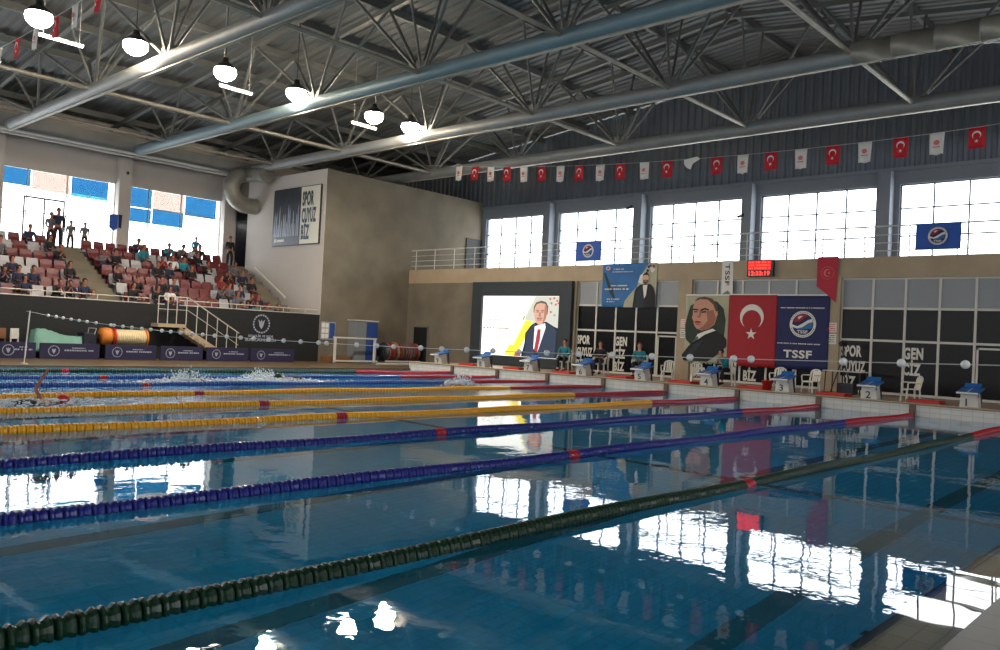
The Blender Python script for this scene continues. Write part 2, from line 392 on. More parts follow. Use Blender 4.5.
for i, (y, d) in enumerate(pr_):
    x = XU+.02-.07*d; vs += [(x, y, 8.72), (x, y, zroof(y))]
    if i: fs.append((2*i-2, 2*i, 2*i+1, 2*i-1))
b = MB(); b.add(vs, fs); b.box(XU+.03, XU+.3, YN, YR, 8.7, 9.0); st('cladding', b, 'cladding', wall_end)
b = MB(); b.box(XU-.1, XU+.1, YN, YC, 8.62, 8.76); st('flashing', b, 'header_grey', wall_end)
def grid_window(n, holes_ax, X, a, c, z0, z1, cols, zbars, axis='X', fr='window_frame_grey', t=.05, films=()):
    o = empty('window_%d' % n, ((X, (a+c)/2, z0) if axis == 'X' else ((a+c)/2, X, z0))); o['kind'] = 'structure'
    f = MB(); g = MB()
    def bx(m, p0, p1, q0, q1, d0, d1):
        if axis == 'X': m.box(d0-X+0, d1-X+0, p0-(a+c)/2, p1-(a+c)/2, q0-z0, q1-z0)
        else: m.box(p0-(a+c)/2, p1-(a+c)/2, d0-X, d1-X, q0-z0, q1-z0)
    x0, x1 = X+.08, X+.16
    for q in (a, c-t): bx(f, q, q+t, z0, z1, x0, x1)
    for q in (z0, z1-t): bx(f, a, c, q, q+t, x0, x1)
    for k in (range(1, cols) if isinstance(cols, int) else cols):
        p = a+(c-a)*k/cols if isinstance(cols, int) else k
        bx(f, p-t/2, p+t/2, z0, z1, x0, x1)
    for q in zbars: bx(f, a, c, q-t/2, q+t/2, x0+.002, x1-.002)
    f.build('window_frame', fr, o)['kind'] = 'structure'
    bx(g, a, c, z0, z1, X+.115, X+.121); g.build('window_pane', 'glass', o)['kind'] = 'structure'
    for (p0, p1, q0, q1, m) in films:
        h = MB(); bx(h, p0, p1, q0, q1, X+.095, X+.10); h.build('tinted_film', m, o)['kind'] = 'structure'
    return o
for i, (a, c, z0, z1) in enumerate(hol):
    grid_window(i+1, None, XU, a, c, z0, z1, 4, (6.15, 7.2))
    portal('daylight_portal', (XU+.35, (a+c)/2, (z0+z1)/2), (-1, 0, 0), c-a, z1-z0)
# --- gallery and lower end wall
b = MB(); b.box(XG, XU, YN, YC, 4.1, 4.78); wb = st('gallery_slab', b, 'concrete_band', wall_end)
b = MB()
for g in [GRID[0]-5.4]+GRID[:4]: b.box(XG-.06, XG+.35, g-.28, g+.28, DZ-.02, 4.12)
st('pillar', b, 'concrete_band', wall_end)
b = MB(); b.box(XG+.02, XG+.35, 26.8, YC, 0, 4.12); b.box(XG+.3, XG+.5, YN, YC, DZ-.02, 4.12)
st('lower_wall', b, 'concrete', wall_end)
# railing on the gallery
b = MB()
for z, r in ((5.78, .028), (5.5, .012), (5.24, .012), (4.98, .018)): b.cyl((XG+.12, YN, z), (XG+.12, YC, z), r, n=8)
y = YC-.35
while y > YN: b.cyl((XG+.12, y, 4.76), (XG+.12, y, 5.78), .02, n=8); y -= 1.38
rl = b.build('gallery_railing', 'white_paint', bevel=0); meta(rl, 'long thin metal railing running along the gallery edge in front of the upper windows', 'railing')
# lower glazing bays
wn = 20
def glaze(y_hi, y_lo, n, mid=True):
    o = empty('window_%d' % n, (XG, 0, 0)); o['kind'] = 'structure'
    t = .07; w_ = y_hi-y_lo; f = MB(); d = MB(); u = MB(); zs = [DZ, 2.06, 3.1, 4.08]
    for k in range(6):
        y = y_hi-w_*k/5; f.box(.08, .17, y-t/2, y+t/2, DZ, 4.1)
    for z in zs[1:]: f.box(.085, .165, y_lo, y_hi, z-t/2, z+t/2)
    f.box(.085, .165, y_lo, y_hi, DZ, DZ+.08)
    # glazed door leaf in the last panel
    f.box(.07, .09, y_lo+.06, y_lo+.12, DZ, 1.95); f.box(.07, .09, y_lo+w_/5-.12, y_lo+w_/5-.06, DZ, 1.95); f.box(.07, .09, y_lo+.06, y_lo+w_/5-.06, 1.89, 1.95)
    d.box(.12, .13, y_lo, y_hi, DZ, 3.1); u.box(.12, .13, y_lo, y_hi, 3.1, 4.1)
    f.build('window_frame', 'white_frame', o)['kind'] = 'structure'; d.build('dark_pane', 'dark_panel', o)['kind'] = 'structure'
    u.build('upper_pane', 'panel_grey', o)['kind'] = 'structure'
    return o
bays = []
for i, (hi, lo) in enumerate([(21.22, 16.33), (15.77, 10.78), (10.22, 5.23), (4.67, -.2)]):
    bays.append(glaze(hi, lo, 20+i))
def lettering(bay, y_left, z_top, lines, h=.34, m='off_white', sx=.6):
    b = MB()
    for i, (t, wd) in enumerate(lines):
        put_text(b, t, FX(.12, y_left+.08, z_top-h-i*(h+.17)), 0, 0, h, w=wd, bold=.042)
    o = b.build('lettering', m, bay); o['kind'] = 'structure'; o['label'] = 'off-white block letters on the dark glass'
    return o
lettering(bays[0], 21.1, 1.82, [('SPOR', .66), ('CUYUZ', .80), ('BİZ', .50)])
lettering(bays[0], 19.18, 1.82, [('GEN', .58), ('CİZ', .52), ('BİZ', .50)])
lettering(bays[1], 15.6, 1.82, [('SPOR', .66), ('CUYUZ', .80), ('BİZ', .50)])
lettering(bays[1], 13.55, 1.82, [('GEN', .58), ('CİZ', .52), ('BİZ', .50)])
lettering(bays[2], 10.1, 1.86, [('SPOR', .66), ('CUYUZ', .80), ('BİZ', .50)])
lettering(bays[2], 8.15, 1.86, [('GEN', .58), ('CİZ', .52)])
# door in the lower wall
o = empty('door_1', (XG, 30.9, .04)); o['kind'] = 'structure'
b = MB(); b.box(-.02, .03, -.5, .5, 0, 1.85); b.build('door_leaf', 'black', o)['kind'] = 'structure'
b = MB(); b.box(-.03, .03, -.56, -.5, 0, 1.91); b.box(-.03, .03, .5, .56, 0, 1.91); b.box(-.03, .03, -.56, .56, 1.85, 1.91); b.build('door_frame', 'ash_grey', o)['kind'] = 'structure'
# gallery door beside the block
o = empty('door_2', (XU-.62, YC, 4.78)); o['kind'] = 'structure'
b = MB(); b.box(-.6, .6, -.06, .0, 0, 2.15); b.build('door_leaf', 'black', o)['kind'] = 'structure'
# --- concrete block in the corner
b = MB(); b.box(XC, XU, YC, YR, DZ-.4, 4.1); b.box(XC, XU, YC, 38.8, 4.1, 9.02); b.box(XC, XU, 38.8, YR, 7.5, 9.02)
blk = st('wall_block', b, 'concrete')
b = MB(); b.box(XC-.03, XC, YC+.02, 38.8, 1.0, 9.02); st('block_face', b, 'plaster', blk)
b = MB(); b.box(XC+.1, XU-.1, YR-.06, YR-.01, 4.5, 7.5); b.box(XC+.02, XC+.1, YR-.06, YR-.01, 4.5, 7.5); st('passage_shade_panel', b, 'block_dark', blk)  # dark panel paints the shade of the unlit passage onto its back wall
# --- wall behind the stand
RG = [22.1-5.42*k for k in range(10)]
rw = []
for k in range(9): rw.append((RG[k+1]+.30, RG[k]-.26, 4.7, 7.98))
b = MB()
for a, c, z0, z1 in rects(rw, XBK, XU, .0, zroof(YR)): b.box(a, c, YR, YR+.3, z0, z1)
wl = st('wall_left', b, 'plaster')
b = MB()
for g in RG[:9]: b.box(g-.26, g+.3, YR-.35, YR, 2.0, 9.2)
st('column', b, 'plaster', wl)
FB, FC, FP = 'film_blue', 'film_cyan', 'film_peach'
filmsets = {0: [(17.04, 18.2, 7.0, 7.93, FB), (17.04, 18.2, 6.28, 6.96, FB), (18.25, 19.85, 6.28, 7.0, FB), (18.25, 19.85, 7.04, 7.93, FP), (19.9, 21.6, 6.95, 7.93, FB)],
            1: [(11.62, 12.75, 7.2, 7.93, FB), (12.8, 14.4, 7.1, 7.93, FP), (14.45, 16.1, 7.2, 7.93, FB), (14.45, 16.1, 7.06, 7.2, FC)]}
for k, (a, c, z0, z1) in enumerate(rw):
    w_ = c-a
    grid_window(8+k, None, YR, a, c, z0, z1, [a+w_*.22, a+w_*.56], (6.2, 7.02) if k == 0 else (6.1, 7.02), axis='Y', t=.04, films=filmsets.get(k, []), fr='white_paint')
    portal('daylight_portal', ((a+c)/2, YR+.35, (z0+z1)/2), (0, -1, 0), c-a, z1-z0)
# double door within the second window
o = empty('door_3', (13.35, YR+.06, 4.7)); o['kind'] = 'structure'
b = MB()
for x in (-.85, -.02, .8): b.box(x, x+.06, -.02, .04, 0, 2.05)
b.box(-.85, .86, -.02, .04, 2.0, 2.08); b.build('door_frame', 'ash_grey', o)['kind'] = 'structure'
# eave box and pipes
b = MB(); b.box(XBK, XC, YR-1.5, YR-.01, 9.25, 9.9); st('eave_beam', b, 'steel', wl)
b = MB(); b.cyl((XBK+.1, YR-1.6, 9.2), (20.7, YR-1.6, 9.2), .05, n=8); b.cyl((XBK+.1, YR-1.2, 9.12), (XC-.1, YR-1.2, 9.12), .04, n=8)

pp = b.build('service_pipe', 'white_paint'); meta(pp, 'thin pale pipes running under the eave above the stand windows', 'pipe')
# --- walls out of view, closing the hall; window openings added for fill light
nh = [(XBK+1.5+5.4*k, XBK+5.9+5.4*k, 4.6, 7.0) for k in range(10)]
b = MB()
for a, c, z0, z1 in rects(nh, XBK, XU+.3, -.3, zroof(YN)): b.box(a, c, YN-.3, YN, z0, z1)
st('wall_right', b, 'plaster')
for a, c, z0, z1 in nh: portal('daylight_portal', ((a+c)/2, YN-.35, (z0+z1)/2), (0, 1, 0), c-a, z1-z0)
bh = [(-8.5+5.4*k, -4.1+5.4*k, 3.2, 7.6) for k in range(9)]
b = MB()
for a, c, z0, z1 in rects(bh, YN-.3, YR+.3, -.3, 8.9): b.box(XBK-.3, XBK, a, c, z0, z1)
for a, c, z0, z1 in bh: portal('daylight_portal', (XBK-.35, (a+c)/2, (z0+z1)/2), (1, 0, 0), c-a, z1-z0)
vs = [(XBK, YN, 8.9), (XBK, YR, 8.9), (XBK, YR, zroof(YR)), (XBK, RIDGE_Y, zroof(RIDGE_Y)), (XBK, YN, zroof(YN))]
b.add(vs, [(0, 1, 2, 3, 4)]); st('wall_back', b, 'plaster')
# --- roof
vs = []; fs = []; x = XBK; i = 0
prx = zig(XBK-.3, XU+.3, .36, 0, 1)
for i, (x, d) in enumerate(prx):
    for y in (YN-.3, RIDGE_Y, YR+.3): vs.append((x, y, zroof(y)+.045*d))
    if i:
        q = 3*i; fs += [(q-3, q, q+1, q-2), (q-2, q+1, q+2, q-1)]
b = MB(); b.add(vs, fs); ceil = st('ceiling', b, 'roof_sheet')
y = RIDGE_Y-22.0
while y < YR-1:
    z = zroof(y)-.14; b = MB(); b.box(XBK, XU, y-.07, y+.07, z-.13, z+.12); st('purlin', b, 'steel_web', ceil); y += 2.75
# --- stand
NR = 8; ZS0 = 1.45; TR = .78; RS = .385; YS0 = YC+.35
b = MB(); b.box(XBK, XC-.03, YC, YC+.12, 0, 2.2); stand = st('stand_front_wall', b, 'black_wall')
b = MB()
for r in range(NR):
    b.box(XBK, XC-.03, YS0+.0+TR*r-(.23 if r == 0 else 0), YS0+TR*(r+1), 0.5, ZS0+RS*r)
b.box(XBK, XC-.03, YS0+TR*NR, YR, .5, 4.45)
st('stand_tiers', b, 'ash_grey', stand)
b = MB()
for r in range(NR):
    for q in range(2):
        for xa, xb in ((13.3, 14.3), (21.3, 22.3)):
            y = YS0+TR*r; b.box(xa, xb, y+(.39*q if q == 0 else .39), y+TR, ZS0+RS*r, ZS0+RS*r+.19*(q+1)-.0 if q else ZS0+RS*r+.19)
st('aisle_step', b, 'concrete', stand)

# ================================================================== ROOF STEEL
ZB = 9.42
def truss(X, lab, chord):
    t = empty('roof_truss', (X, 14, ZB)); meta(t, lab, 'roof truss', 'steel roof trusses across the hall')
    b = MB(); b.cyl((0, -23.8, 0), (0, 25.6, 0), .235, n=18); b.build('bottom_chord', chord, t)
    b = MB(); b.box(-.07, .07, -23.8, 25.6, -.256, -.225); b.build('chord_edge_highlight', 'galvanised', t)  # pale strip standing in for window light along the tube's lower edge
    for s in (-1, 1):
        b = MB(); ys = [-23.8, 0, 25.6]
        for y0, y1 in zip(ys, ys[1:]): b.obb((.85*s, y0, zroof(14+y0)-.42-ZB), (.85*s, y1, zroof(14+y1)-.42-ZB), .16, .16)
        b.build('top_chord', 'steel_web', t)
    for k in range(-3, 6):
        yb = -6+5.5*k
        if yb < -23: continue
        if yb > 25.5: continue
        for dy in (-2.75, 0, 2.75):
            for s in (-1, 1):
                yt = max(-23.7, min(25.5, yb+dy))
                b = MB(); zt = zroof(14+yt)-.42-ZB
                b.cyl((0, yb+dy*.04, .12), (.85*s, yt, zt), .055 if dy else .045, n=8)
                b.build('web_member', 'steel_web', t)
        b = MB(); b.box(-.06, .06, yb-.35, yb+.35, .1, .42); b.build('gusset_plate', 'steel_web', t)
    return t
truss(27.4, 'steel roof truss nearest the starting-block wall, hanging above the string of flags', 'steel')
truss(22.05, 'steel roof truss over the concrete block corner, round duct on its near end', 'steel')
truss(16.7, 'steel roof truss crossing the middle of the ceiling with a blue-grey lower tube', 'steel_teal')
truss(11.35, 'steel roof truss at the upper left of the photo with a shiny round lower tube', 'steel')
truss(6.0, 'steel roof truss nearest the camera, seen reflected in the water', 'steel')
TY = [2.5, 8, 13.45, 18.9, 29.9, 35.4]
tl = ['nearest the camera side', 'passing the upper right of the photo', 'reaching over the banners', 'to the right of the bright lamps', 'second nearest the stand windows', 'nearest the stand windows']
for y, tx in zip(TY, tl):
    b = MB(); b.cyl((0, 0, 0), (27.1, 0, 0), .065, n=10)
    o = b.build('bracing_tube', 'galvanised', loc=(0.2, y, ZB+.02)); meta(o, 'straight bracing tube between the roof trusses, '+tx, 'bracing tube', 'bracing tubes between the trusses')
# round duct sections along the second truss
b = MB(); pr_ = []
yy = -9.0
while yy < 7.9: pr_ += [(.30, yy), (.30, yy+.9), (.308, yy+.92), (.308, yy+.98), (.30, yy+1.0)]; yy += 1.0
b.lathe(pr_, n=20, axis='Y'); b.lathe([(0.0, 8.0), (.30, 8.0)], n=20, axis='Y')
o = b.build('air_duct', 'galvanised', loc=(22.05, 0, ZB+.04)); meta(o, 'long round ribbed air duct lying along the truss at the upper right', 'air duct')
b = MB(); P = []
for i in range(15):
    t = i/14*PI*.5; P.append((21.75-.0*t, 37.0+1.9*math.sin(t), 8.9-1.15*(1-math.cos(t))))
P = [(22.1, 36.2, 9.0), (22.12, 37.0, 9.15)]+[(22.05+.85*math.cos(PI/2+PI*i/12), 37.95, 8.42+.80*math.sin(PI/2+PI*i/12)) for i in range(13)]+[(22.6, 37.95, 7.62)]
b.tube(P, .40, n=20); o = b.build('air_duct_elbow', 'galvanised'); meta(o, 'large round duct elbow bending down beside the block under the roof', 'air duct')
for p in (P[0], P[5], P[9], P[13]): pass
# ------------------------------------------------------------------ lamps
proto = None
LX = [(8.0, 'first from the left'), (10.7, 'second from the left'), (13.65, 'third from the left'), (16.4, 'fourth from the left'), (19.9, 'fifth from the left'), (21.75, 'rightmost of the row')]
for x, tx in LX:
    if proto is None:
        t = empty('high_bay_lamp'); b = MB(); b.lathe([(.0, .5), (.09, .5), (.11, .36), (.20, .30), (.34, .18), (.36, .12), (.30, .14), (.15, .22)], n=24); sh_ = b.build('lamp_shade', 'lamp_body', t)
        b = MB(); b.lathe([(.0, -.26), (.14, -.24), (.26, -.17), (.34, -.06), (.36, .04), (.34, .12), (0, .14)], n=24); b.build('lens', 'lamp_glow', sh_)
        b = MB(); b.cyl((0, 0, .55), (0, 0, 2.6), .012, n=6); b.build('hanging_rod', 'cable', t); proto = t; o = t
        lt = bpy.data.lights.new('lamp_light', 'SPOT'); lt.energy = 600; lt.spot_size = 2.9; lt.spot_blend = .4; lt.shadow_soft_size = .25; lt.color = (1, .9, .78)
        lo = bpy.data.objects.new('lamp_light', lt); COL.objects.link(lo); lo.parent = t; lo.location = (0, 0, -.30)
    else: o = copy_tree(proto)
    o.location = (x, 25.25, 9.8); meta(o, 'glowing round high-bay roof lamp, '+tx, 'lamp', 'round lamps in a row under the roof')
for i, (x, tx) in enumerate([(8.9, 'upper left corner of the photo'), (14.55, 'left of the middle truss'), (20.1, 'close to the rightmost round lamps')]):
    t = empty('tube_lamp', (x, 26.1, 9.6)); meta(t, 'slim lit fluorescent tube under the roof, '+tx, 'tube lamp', 'fluorescent tubes under the roof')
    b = MB(); b.cyl((-.6, 0, 0), (.6, 0, 0), .02, n=8); b.build('tube', 'tube_glow', t)
    b = MB(); b.box(-.62, .62, -.04, .04, .03, .08); b.cyl((-.5, 0, .08), (-.5, 0, 2.8), .006, n=5); b.cyl((.5, 0, .08), (.5, 0, 2.8), .006, n=5); b.build('batten', 'white_paint', t)
t = empty('corridor_lamp', (23.7, 39.3, 6.9)); meta(t, 'lit tube lamp in the dark passage at the back of the stand', 'tube lamp')
b = MB(); b.box(-.6, .6, -.05, .05, 0, .05); b.build('tube', 'tube_glow', t)
b = MB(); b.box(-.62, .62, -.07, .07, .05, .6); b.build('batten', 'white_paint', t)

# ================================================================== LANE ROPES
FP_ = .104
def float_mesh(m, n=14):
    b = MB(); r = .075
    prof = [(.012, -.048), (r*.80, -.046), (r, -.036), (r, -.026), (r*.80, -.012), (r*.72, 0), (r*.80, .012), (r, .026), (r, .036), (r*.80, .046), (.012, .048)]
    b.lathe(prof, n=n, axis='X', smooth=False)
    me = b.build('float', m); d = me.data; bpy.data.objects.remove(me); return d
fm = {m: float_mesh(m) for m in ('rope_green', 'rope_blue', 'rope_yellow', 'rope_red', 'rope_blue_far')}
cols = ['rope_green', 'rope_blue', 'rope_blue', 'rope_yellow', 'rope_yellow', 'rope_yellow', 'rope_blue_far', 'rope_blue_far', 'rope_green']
rl_ = ['nearest lane rope, dark green, running from the lower left corner', 'blue lane rope next to the dark green one',
       'blue lane rope just nearer than the yellow ones', 'yellow lane rope nearest the camera', 'middle of the three yellow lane ropes', 'yellow lane rope farthest from the camera',
       'far blue lane rope directly behind the yellow ones', 'farthest blue lane rope, among the splashes', 'farthest lane rope, dark green, along the far pool side']
def merged(name, pts, d, parent, mats, n=9):
    """many floats in one mesh (x, z, sag)"""
    src = [v.co.copy() for v in d.vertices]; fc = [tuple(p.vertices) for p in d.polygons]; b = MB()
    for p in pts: b.add([(v.x+p[0], v.y+p[1], v.z+p[2]) for v in src], fc)
    return b.build(name, mats, parent)
for k, Y in enumerate(LANES):
    t = empty('lane_rope', (0, Y, 0)); meta(t, rl_[k], 'lane rope', 'lane ropes across the pool')
    b = MB(); b.cyl((XB, 0, .035), (XW, 0, .035), .008, n=6); b.build('cable', 'cable', t)
    n0 = 0; groups = {}
    i = 0; x = XW-.25
    base = cols[k]
    xs = []
    while x > -20: xs.append(x); x -= FP_
    random.seed(k)
    def sag(x): return .012*math.sin(x*1.3+k)+.02, .03*math.sin(x*.35+k*2)
    # the hundred nearest that the camera sees
    lo = max(0.5, {0: 1.2, 1: 2.0, 2: 2.6, 3: 3.4, 4: 4.2, 5: 5.0}.get(k, 99))
    for x in xs:
        d = XW-x
        m = 'rope_red' if d < 5 or abs(d-15) < .12 or abs(d-23.78-1.2) < .2 else base
        z, dy = sag(x); dy = dy*min(1, d/3)
        if k < 6 and x >= lo and n0 < 100+0 and x < lo+10.3:
            o = bpy.data.objects.new('float', fm[m]); COL.objects.link(o); o.parent = t; o.location = (x, dy, z); o.rotation_euler = (random.random()*6, 0, 0); n0 += 1
        else: groups.setdefault(m, []).append((x, dy, z))
    for m, pts in groups.items():
        o = merged('float_row', pts, fm[m], t, m); o['kind'] = 'stuff'
        if m == 'rope_red' and base != m: o['label'] = 'red end section of floats'
# anchor posts on the tiled face
for k, Y in enumerate(LANES):
    b = MB(); b.cbox((0, 0, .09), (.08, .15, .46)); b.cbox((-.05, 0, .06), (.05, .05, .05))
    o = b.build('rope_anchor_post', 'anchor_post', loc=(XW-.05, Y, 0), bevel=.006); meta(o, 'brown anchor post ending the %s' % rl_[k].split(',')[0], 'anchor post', 'rope anchor posts on the end wall')

# ------------------------------------------------------------------ white-ball line across the pool
def U(px):   # photo column -> Y on the 15 m plane
    return px
ballY = []
fwv = fw
def col_to_Y(px, X, z):
    lo, hi = -2.0, 45.0
    for _ in range(50):
        md = (lo+hi)/2; d = Vector((X, md, z-CAMZ)); u_ = 500+FPX*d.dot(r2)/d.dot(fw)
        if u_ > px: lo = md
        else: hi = md
    return (lo+hi)/2
BX = XW-15
ZL = [(-0.5, 1.578), (1.5, 1.509), (3.5, 1.447), (5.5, 1.393), (7.5, 1.348), (9.5, 1.313), (11.5, 1.29), (13.5, 1.279), (15.5, 1.281), (17.5, 1.299), (19.5, 1.333), (21.5, 1.383), (23.5, 1.452), (25.5, 1.54), (27.5, 1.649)]
def zline(y):
    y = max(ZL[0][0], min(ZL[-1][0], y))
    for (a, za), (c, zc) in zip(ZL, ZL[1:]):
        if a <= y <= c: return za+(zc-za)*(y-a)/(c-a)
pxs = [48, 56, 63, 71, 79, 87, 96, 111, 114, 123, 132, 142, 151, 162, 171, 181, 192, 203, 215, 227, 241, 254, 269, 284, 301, 319, 327, 357, 377, 394, 421, 442, 467, 493, 519, 547, 579, 612, 652, 690, 733.5, 751, 843, 901, 965]
rope_l = empty('false_start_line', (BX, 0, 0)); meta(rope_l, 'thin line strung with white balls across the pool above the water', 'ball line')
b = MB(); b.tube([(0, -.4+27.7*i/40, zline(-.4+27.7*i/40)) for i in range(41)], .005, n=5); b.build('cord', 'string', rope_l)
bd = None
for p in pxs:
    y = col_to_Y(p, BX, 1.4)
    if bd is None:
        m_ = MB(); m_.ball((0, 0, 0), .042, n=14, m=10); q = m_.build('ball', 'ball_white', rope_l); bd = q.data
    else: q = bpy.data.objects.new('ball', bd); COL.objects.link(q); q.parent = rope_l
    q.location = (0, y, zline(y))
b = MB(); b.cyl((0, 0, 0), (0, 0, 1.62), .02, n=8); b.cyl((0, 0, 0), (0, 0, .04), .1, n=14)
o = b.build('line_post', 'white_paint', loc=(BX+.03, 27.35, .04)); o.rotation_euler = (0, .05, 0); meta(o, 'slim white post on the far deck holding the end of the ball line', 'post')
b = MB(); b.cyl((0, 0, 0), (0, 0, 1.56), .02, n=8); b.cyl((0, 0, 0), (0, 0, .04), .1, n=14)
o = b.build('line_post', 'white_paint', loc=(BX, -.42, .02)); meta(o, 'slim white post on the near deck holding the ball line', 'post')

# ================================================================== BANNERS, SCREEN, FLAGS
class Art:
    """flat picture layers on a wall frame; px coordinates of a layout sheet mapped to metres"""
    def __init__(s, fr, sheet, W_, H_, parent, name):
        s.fr = fr; s.sh = sheet; s.W = W_; s.H = H_; s.mb = MB(); s.m = []; s.off = .006; s.parent = parent; s.name = name
    def P(s, pts):
        x0, y0, x1, y1 = s.sh
        return [((x-x0)/(x1-x0)*s.W, -(y-y0)/(y1-y0)*s.H) for x, y in pts]
    def mi(s, m):
        if m not in s.m: s.m.append(m)
        s.mb.cur = s.m.index(m)
    def poly(s, m, pts, step=.0025): s.mi(m); s.mb.poly(s.P(pts), .002, s.fr, s.off); s.off += step
    def ell(s, m, cx, cy, rx, ry, n=26):
        s.poly(m, [(cx+rx*math.cos(2*PI*i/n), cy+ry*math.sin(2*PI*i/n)) for i in range(n)])
    def text(s, m, body, x, y, h, w=None, align='L'):
        s.mi(m); (a, b_), = s.P([(x, y)]); hh = h/(s.sh[3]-s.sh[1])*s.H; ww = w/(s.sh[2]-s.sh[0])*s.W if w else None
        put_text(s.mb, body, s.fr, a, b_, hh, w=ww, align=align, off=s.off, d=.002); s.off += .0025
    def words(s, m, x, y, w_, h, seed=0):
        """a line of print too small to read: a row of short strokes"""
        rnd = random.Random(seed); s.mi(m); q = x
        while q < x+w_:
            L = rnd.uniform(.6, 1.6)*h; s.mb.poly(s.P([(q, y), (min(q+L, x+w_), y), (min(q+L, x+w_), y+h), (q, y+h)]), .002, s.fr, s.off)
            q += L+h*(.35 if rnd.random() < .75 else 1.1)
        s.off += .0025
    def done(s): return s.mb.build(s.name, s.m, s.parent)
def cloth(name, W_, H_, m, parent, amp=.02, nx=24, nz=16, seed=0, skew=0, depth=.004):
    """hanging sheet in the YZ plane facing -X, origin top left, gentle folds"""
    vs = []; fs = []
    for j in range(nz+1):
        for i in range(nx+1):
            u_ = i/nx; v_ = j/nz
            vs.append((amp*(math.sin(u_*9+seed+v_*2)*.5-.5)*v_, -W_*u_-skew*v_, -H_*v_))
    fs = [(j*(nx+1)+i, j*(nx+1)+i+1, (j+1)*(nx+1)+i+1, (j+1)*(nx+1)+i) for j in range(nz) for i in range(nx)]
    b = MB(); b.add(vs, fs, True); o = b.build(name, m, parent)
    sd = o.modifiers.new('thick', 'SOLIDIFY'); sd.thickness = depth; sd.offset = -1
    return o
def FL(X=0, Y=0, Z=0): return FX(X, Y, Z)

# big screen
t = empty('screen_housing', (XG, 24.25, DZ)); meta(t, 'tall dark grey housing around the lit screen, left of the glazing', 'screen housing')
b = MB(); b.box(-.25, .0, -2.93, -2.27, 0, 3.77); b.box(-.25, 0, 2.3, 2.93, 0, 3.77); b.box(-.25, 0, -2.27, 2.3, 3.13, 3.77); b.box(-.25, 0, -2.27, 2.3, 0, .42)
b.box(-.04, 0, -2.27, 2.3, .42, 3.13)
b.build('casing', 'screen_frame', t, bevel=.01)
t = empty('video_screen', (XG-.09, 26.55, 3.46)); meta(t, 'lit video screen showing a man in a dark suit and red tie', 'screen')
b = MB(); b.box(-.03, .04, -4.57, 0, -2.70, 0); pn_ = b.build('panel', 'scr_white', t)
A = Art(FL(-.03), (60, 92, 688, 590), 4.57, 2.70, pn_, 'screen_picture')
A.poly('scr_cream', [(340, 94), (495, 94), (415, 290), (395, 290), (270, 585), (180, 585), (330, 300)])
A.poly('scr_white', [(395, 94), (470, 94), (400, 290), (300, 480), (250, 588), (62, 588), (62, 94)])
A.poly('scr_grey', [(495, 94), (686, 94), (686, 400), (440, 400), (430, 300), (418, 270)])
A.poly('scr_yellow', [(398, 288), (485, 296), (455, 360), (360, 586), (262, 582), (330, 430)])
A.poly('scr_cream', [(398, 288), (425, 291), (335, 500), (290, 500), (330, 430)])
for x, y in ((610, 115), (640, 110), (665, 130), (622, 150), (655, 160), (620, 220), (650, 245), (676, 150)): A.poly('scr_red' if x != 650 else 'scr_ink', [(x-7, y-9), (x+7, y-7), (x+5, y+9), (x-8, y+6)])
A.poly('scr_tie', [(412, 250), (420, 262), (412, 288), (403, 286)])
A.poly('scr_suit_d', [(430, 395), (470, 333), (505, 308), (590, 298), (650, 335), (686, 350), (686, 588), (402, 588), (425, 480)])
A.poly('scr_suit', [(440, 400), (478, 338), (508, 318), (500, 430), (505, 588), (432, 588)])
A.poly('scr_suit', [(588, 305), (645, 340), (670, 365), (664, 588), (530, 588), (560, 470)])
A.poly('scr_red', [(356, 550), (392, 530), (402, 588), (345, 588)])
A.poly('scr_shirt', [(503, 338), (582, 310), (588, 345), (535, 540), (500, 520)])
A.poly('scr_tie', [(527, 360), (552, 360), (549, 440), (532, 548), (506, 530), (516, 450)])
A.poly('scr_hair', [(489, 180), (505, 145), (545, 129), (583, 140), (602, 178), (598, 240), (585, 250), (500, 250), (489, 220)])
A.poly('scr_skin', [(497, 190), (512, 158), (545, 148), (578, 156), (592, 190), (593, 240), (585, 282), (562, 318), (538, 328), (516, 310), (500, 275), (494, 230)])
A.poly('scr_skin_d', [(575, 160), (592, 190), (593, 240), (585, 282), (562, 318), (572, 260)])
for x in (522, 560): A.poly('scr_hair', [(x-13, 206), (x+12, 204), (x+12, 210), (x-13, 212)]); A.poly('scr_suit_d', [(x-8, 218), (x+8, 217), (x+8, 224), (x-8, 224)])
A.poly('scr_skin_d', [(537, 220), (545, 220), (552, 258), (530, 258)]); A.poly('scr_red', [(522, 282), (560, 280), (556, 289), (526, 290)])
A.poly('scr_hair', [(520, 268), (562, 266), (562, 274), (520, 276)])
A.ell('scr_ink', 200, 186, 11, 10); A.ell('scr_white', 200, 186, 6, 5)
A.words('scr_ink', 165, 232, 78, 6, 1); A.words('scr_ink', 160, 244, 84, 5, 2)
A.words('scr_ink', 110, 288, 190, 10, 3); A.words('scr_ink', 95, 322, 90, 9, 4); A.words('scr_ink', 200, 322, 90, 9, 5)
A.words('scr_hair', 82, 357, 218, 12, 6); A.words('scr_ink', 110, 408, 150, 6, 7)
A.done()

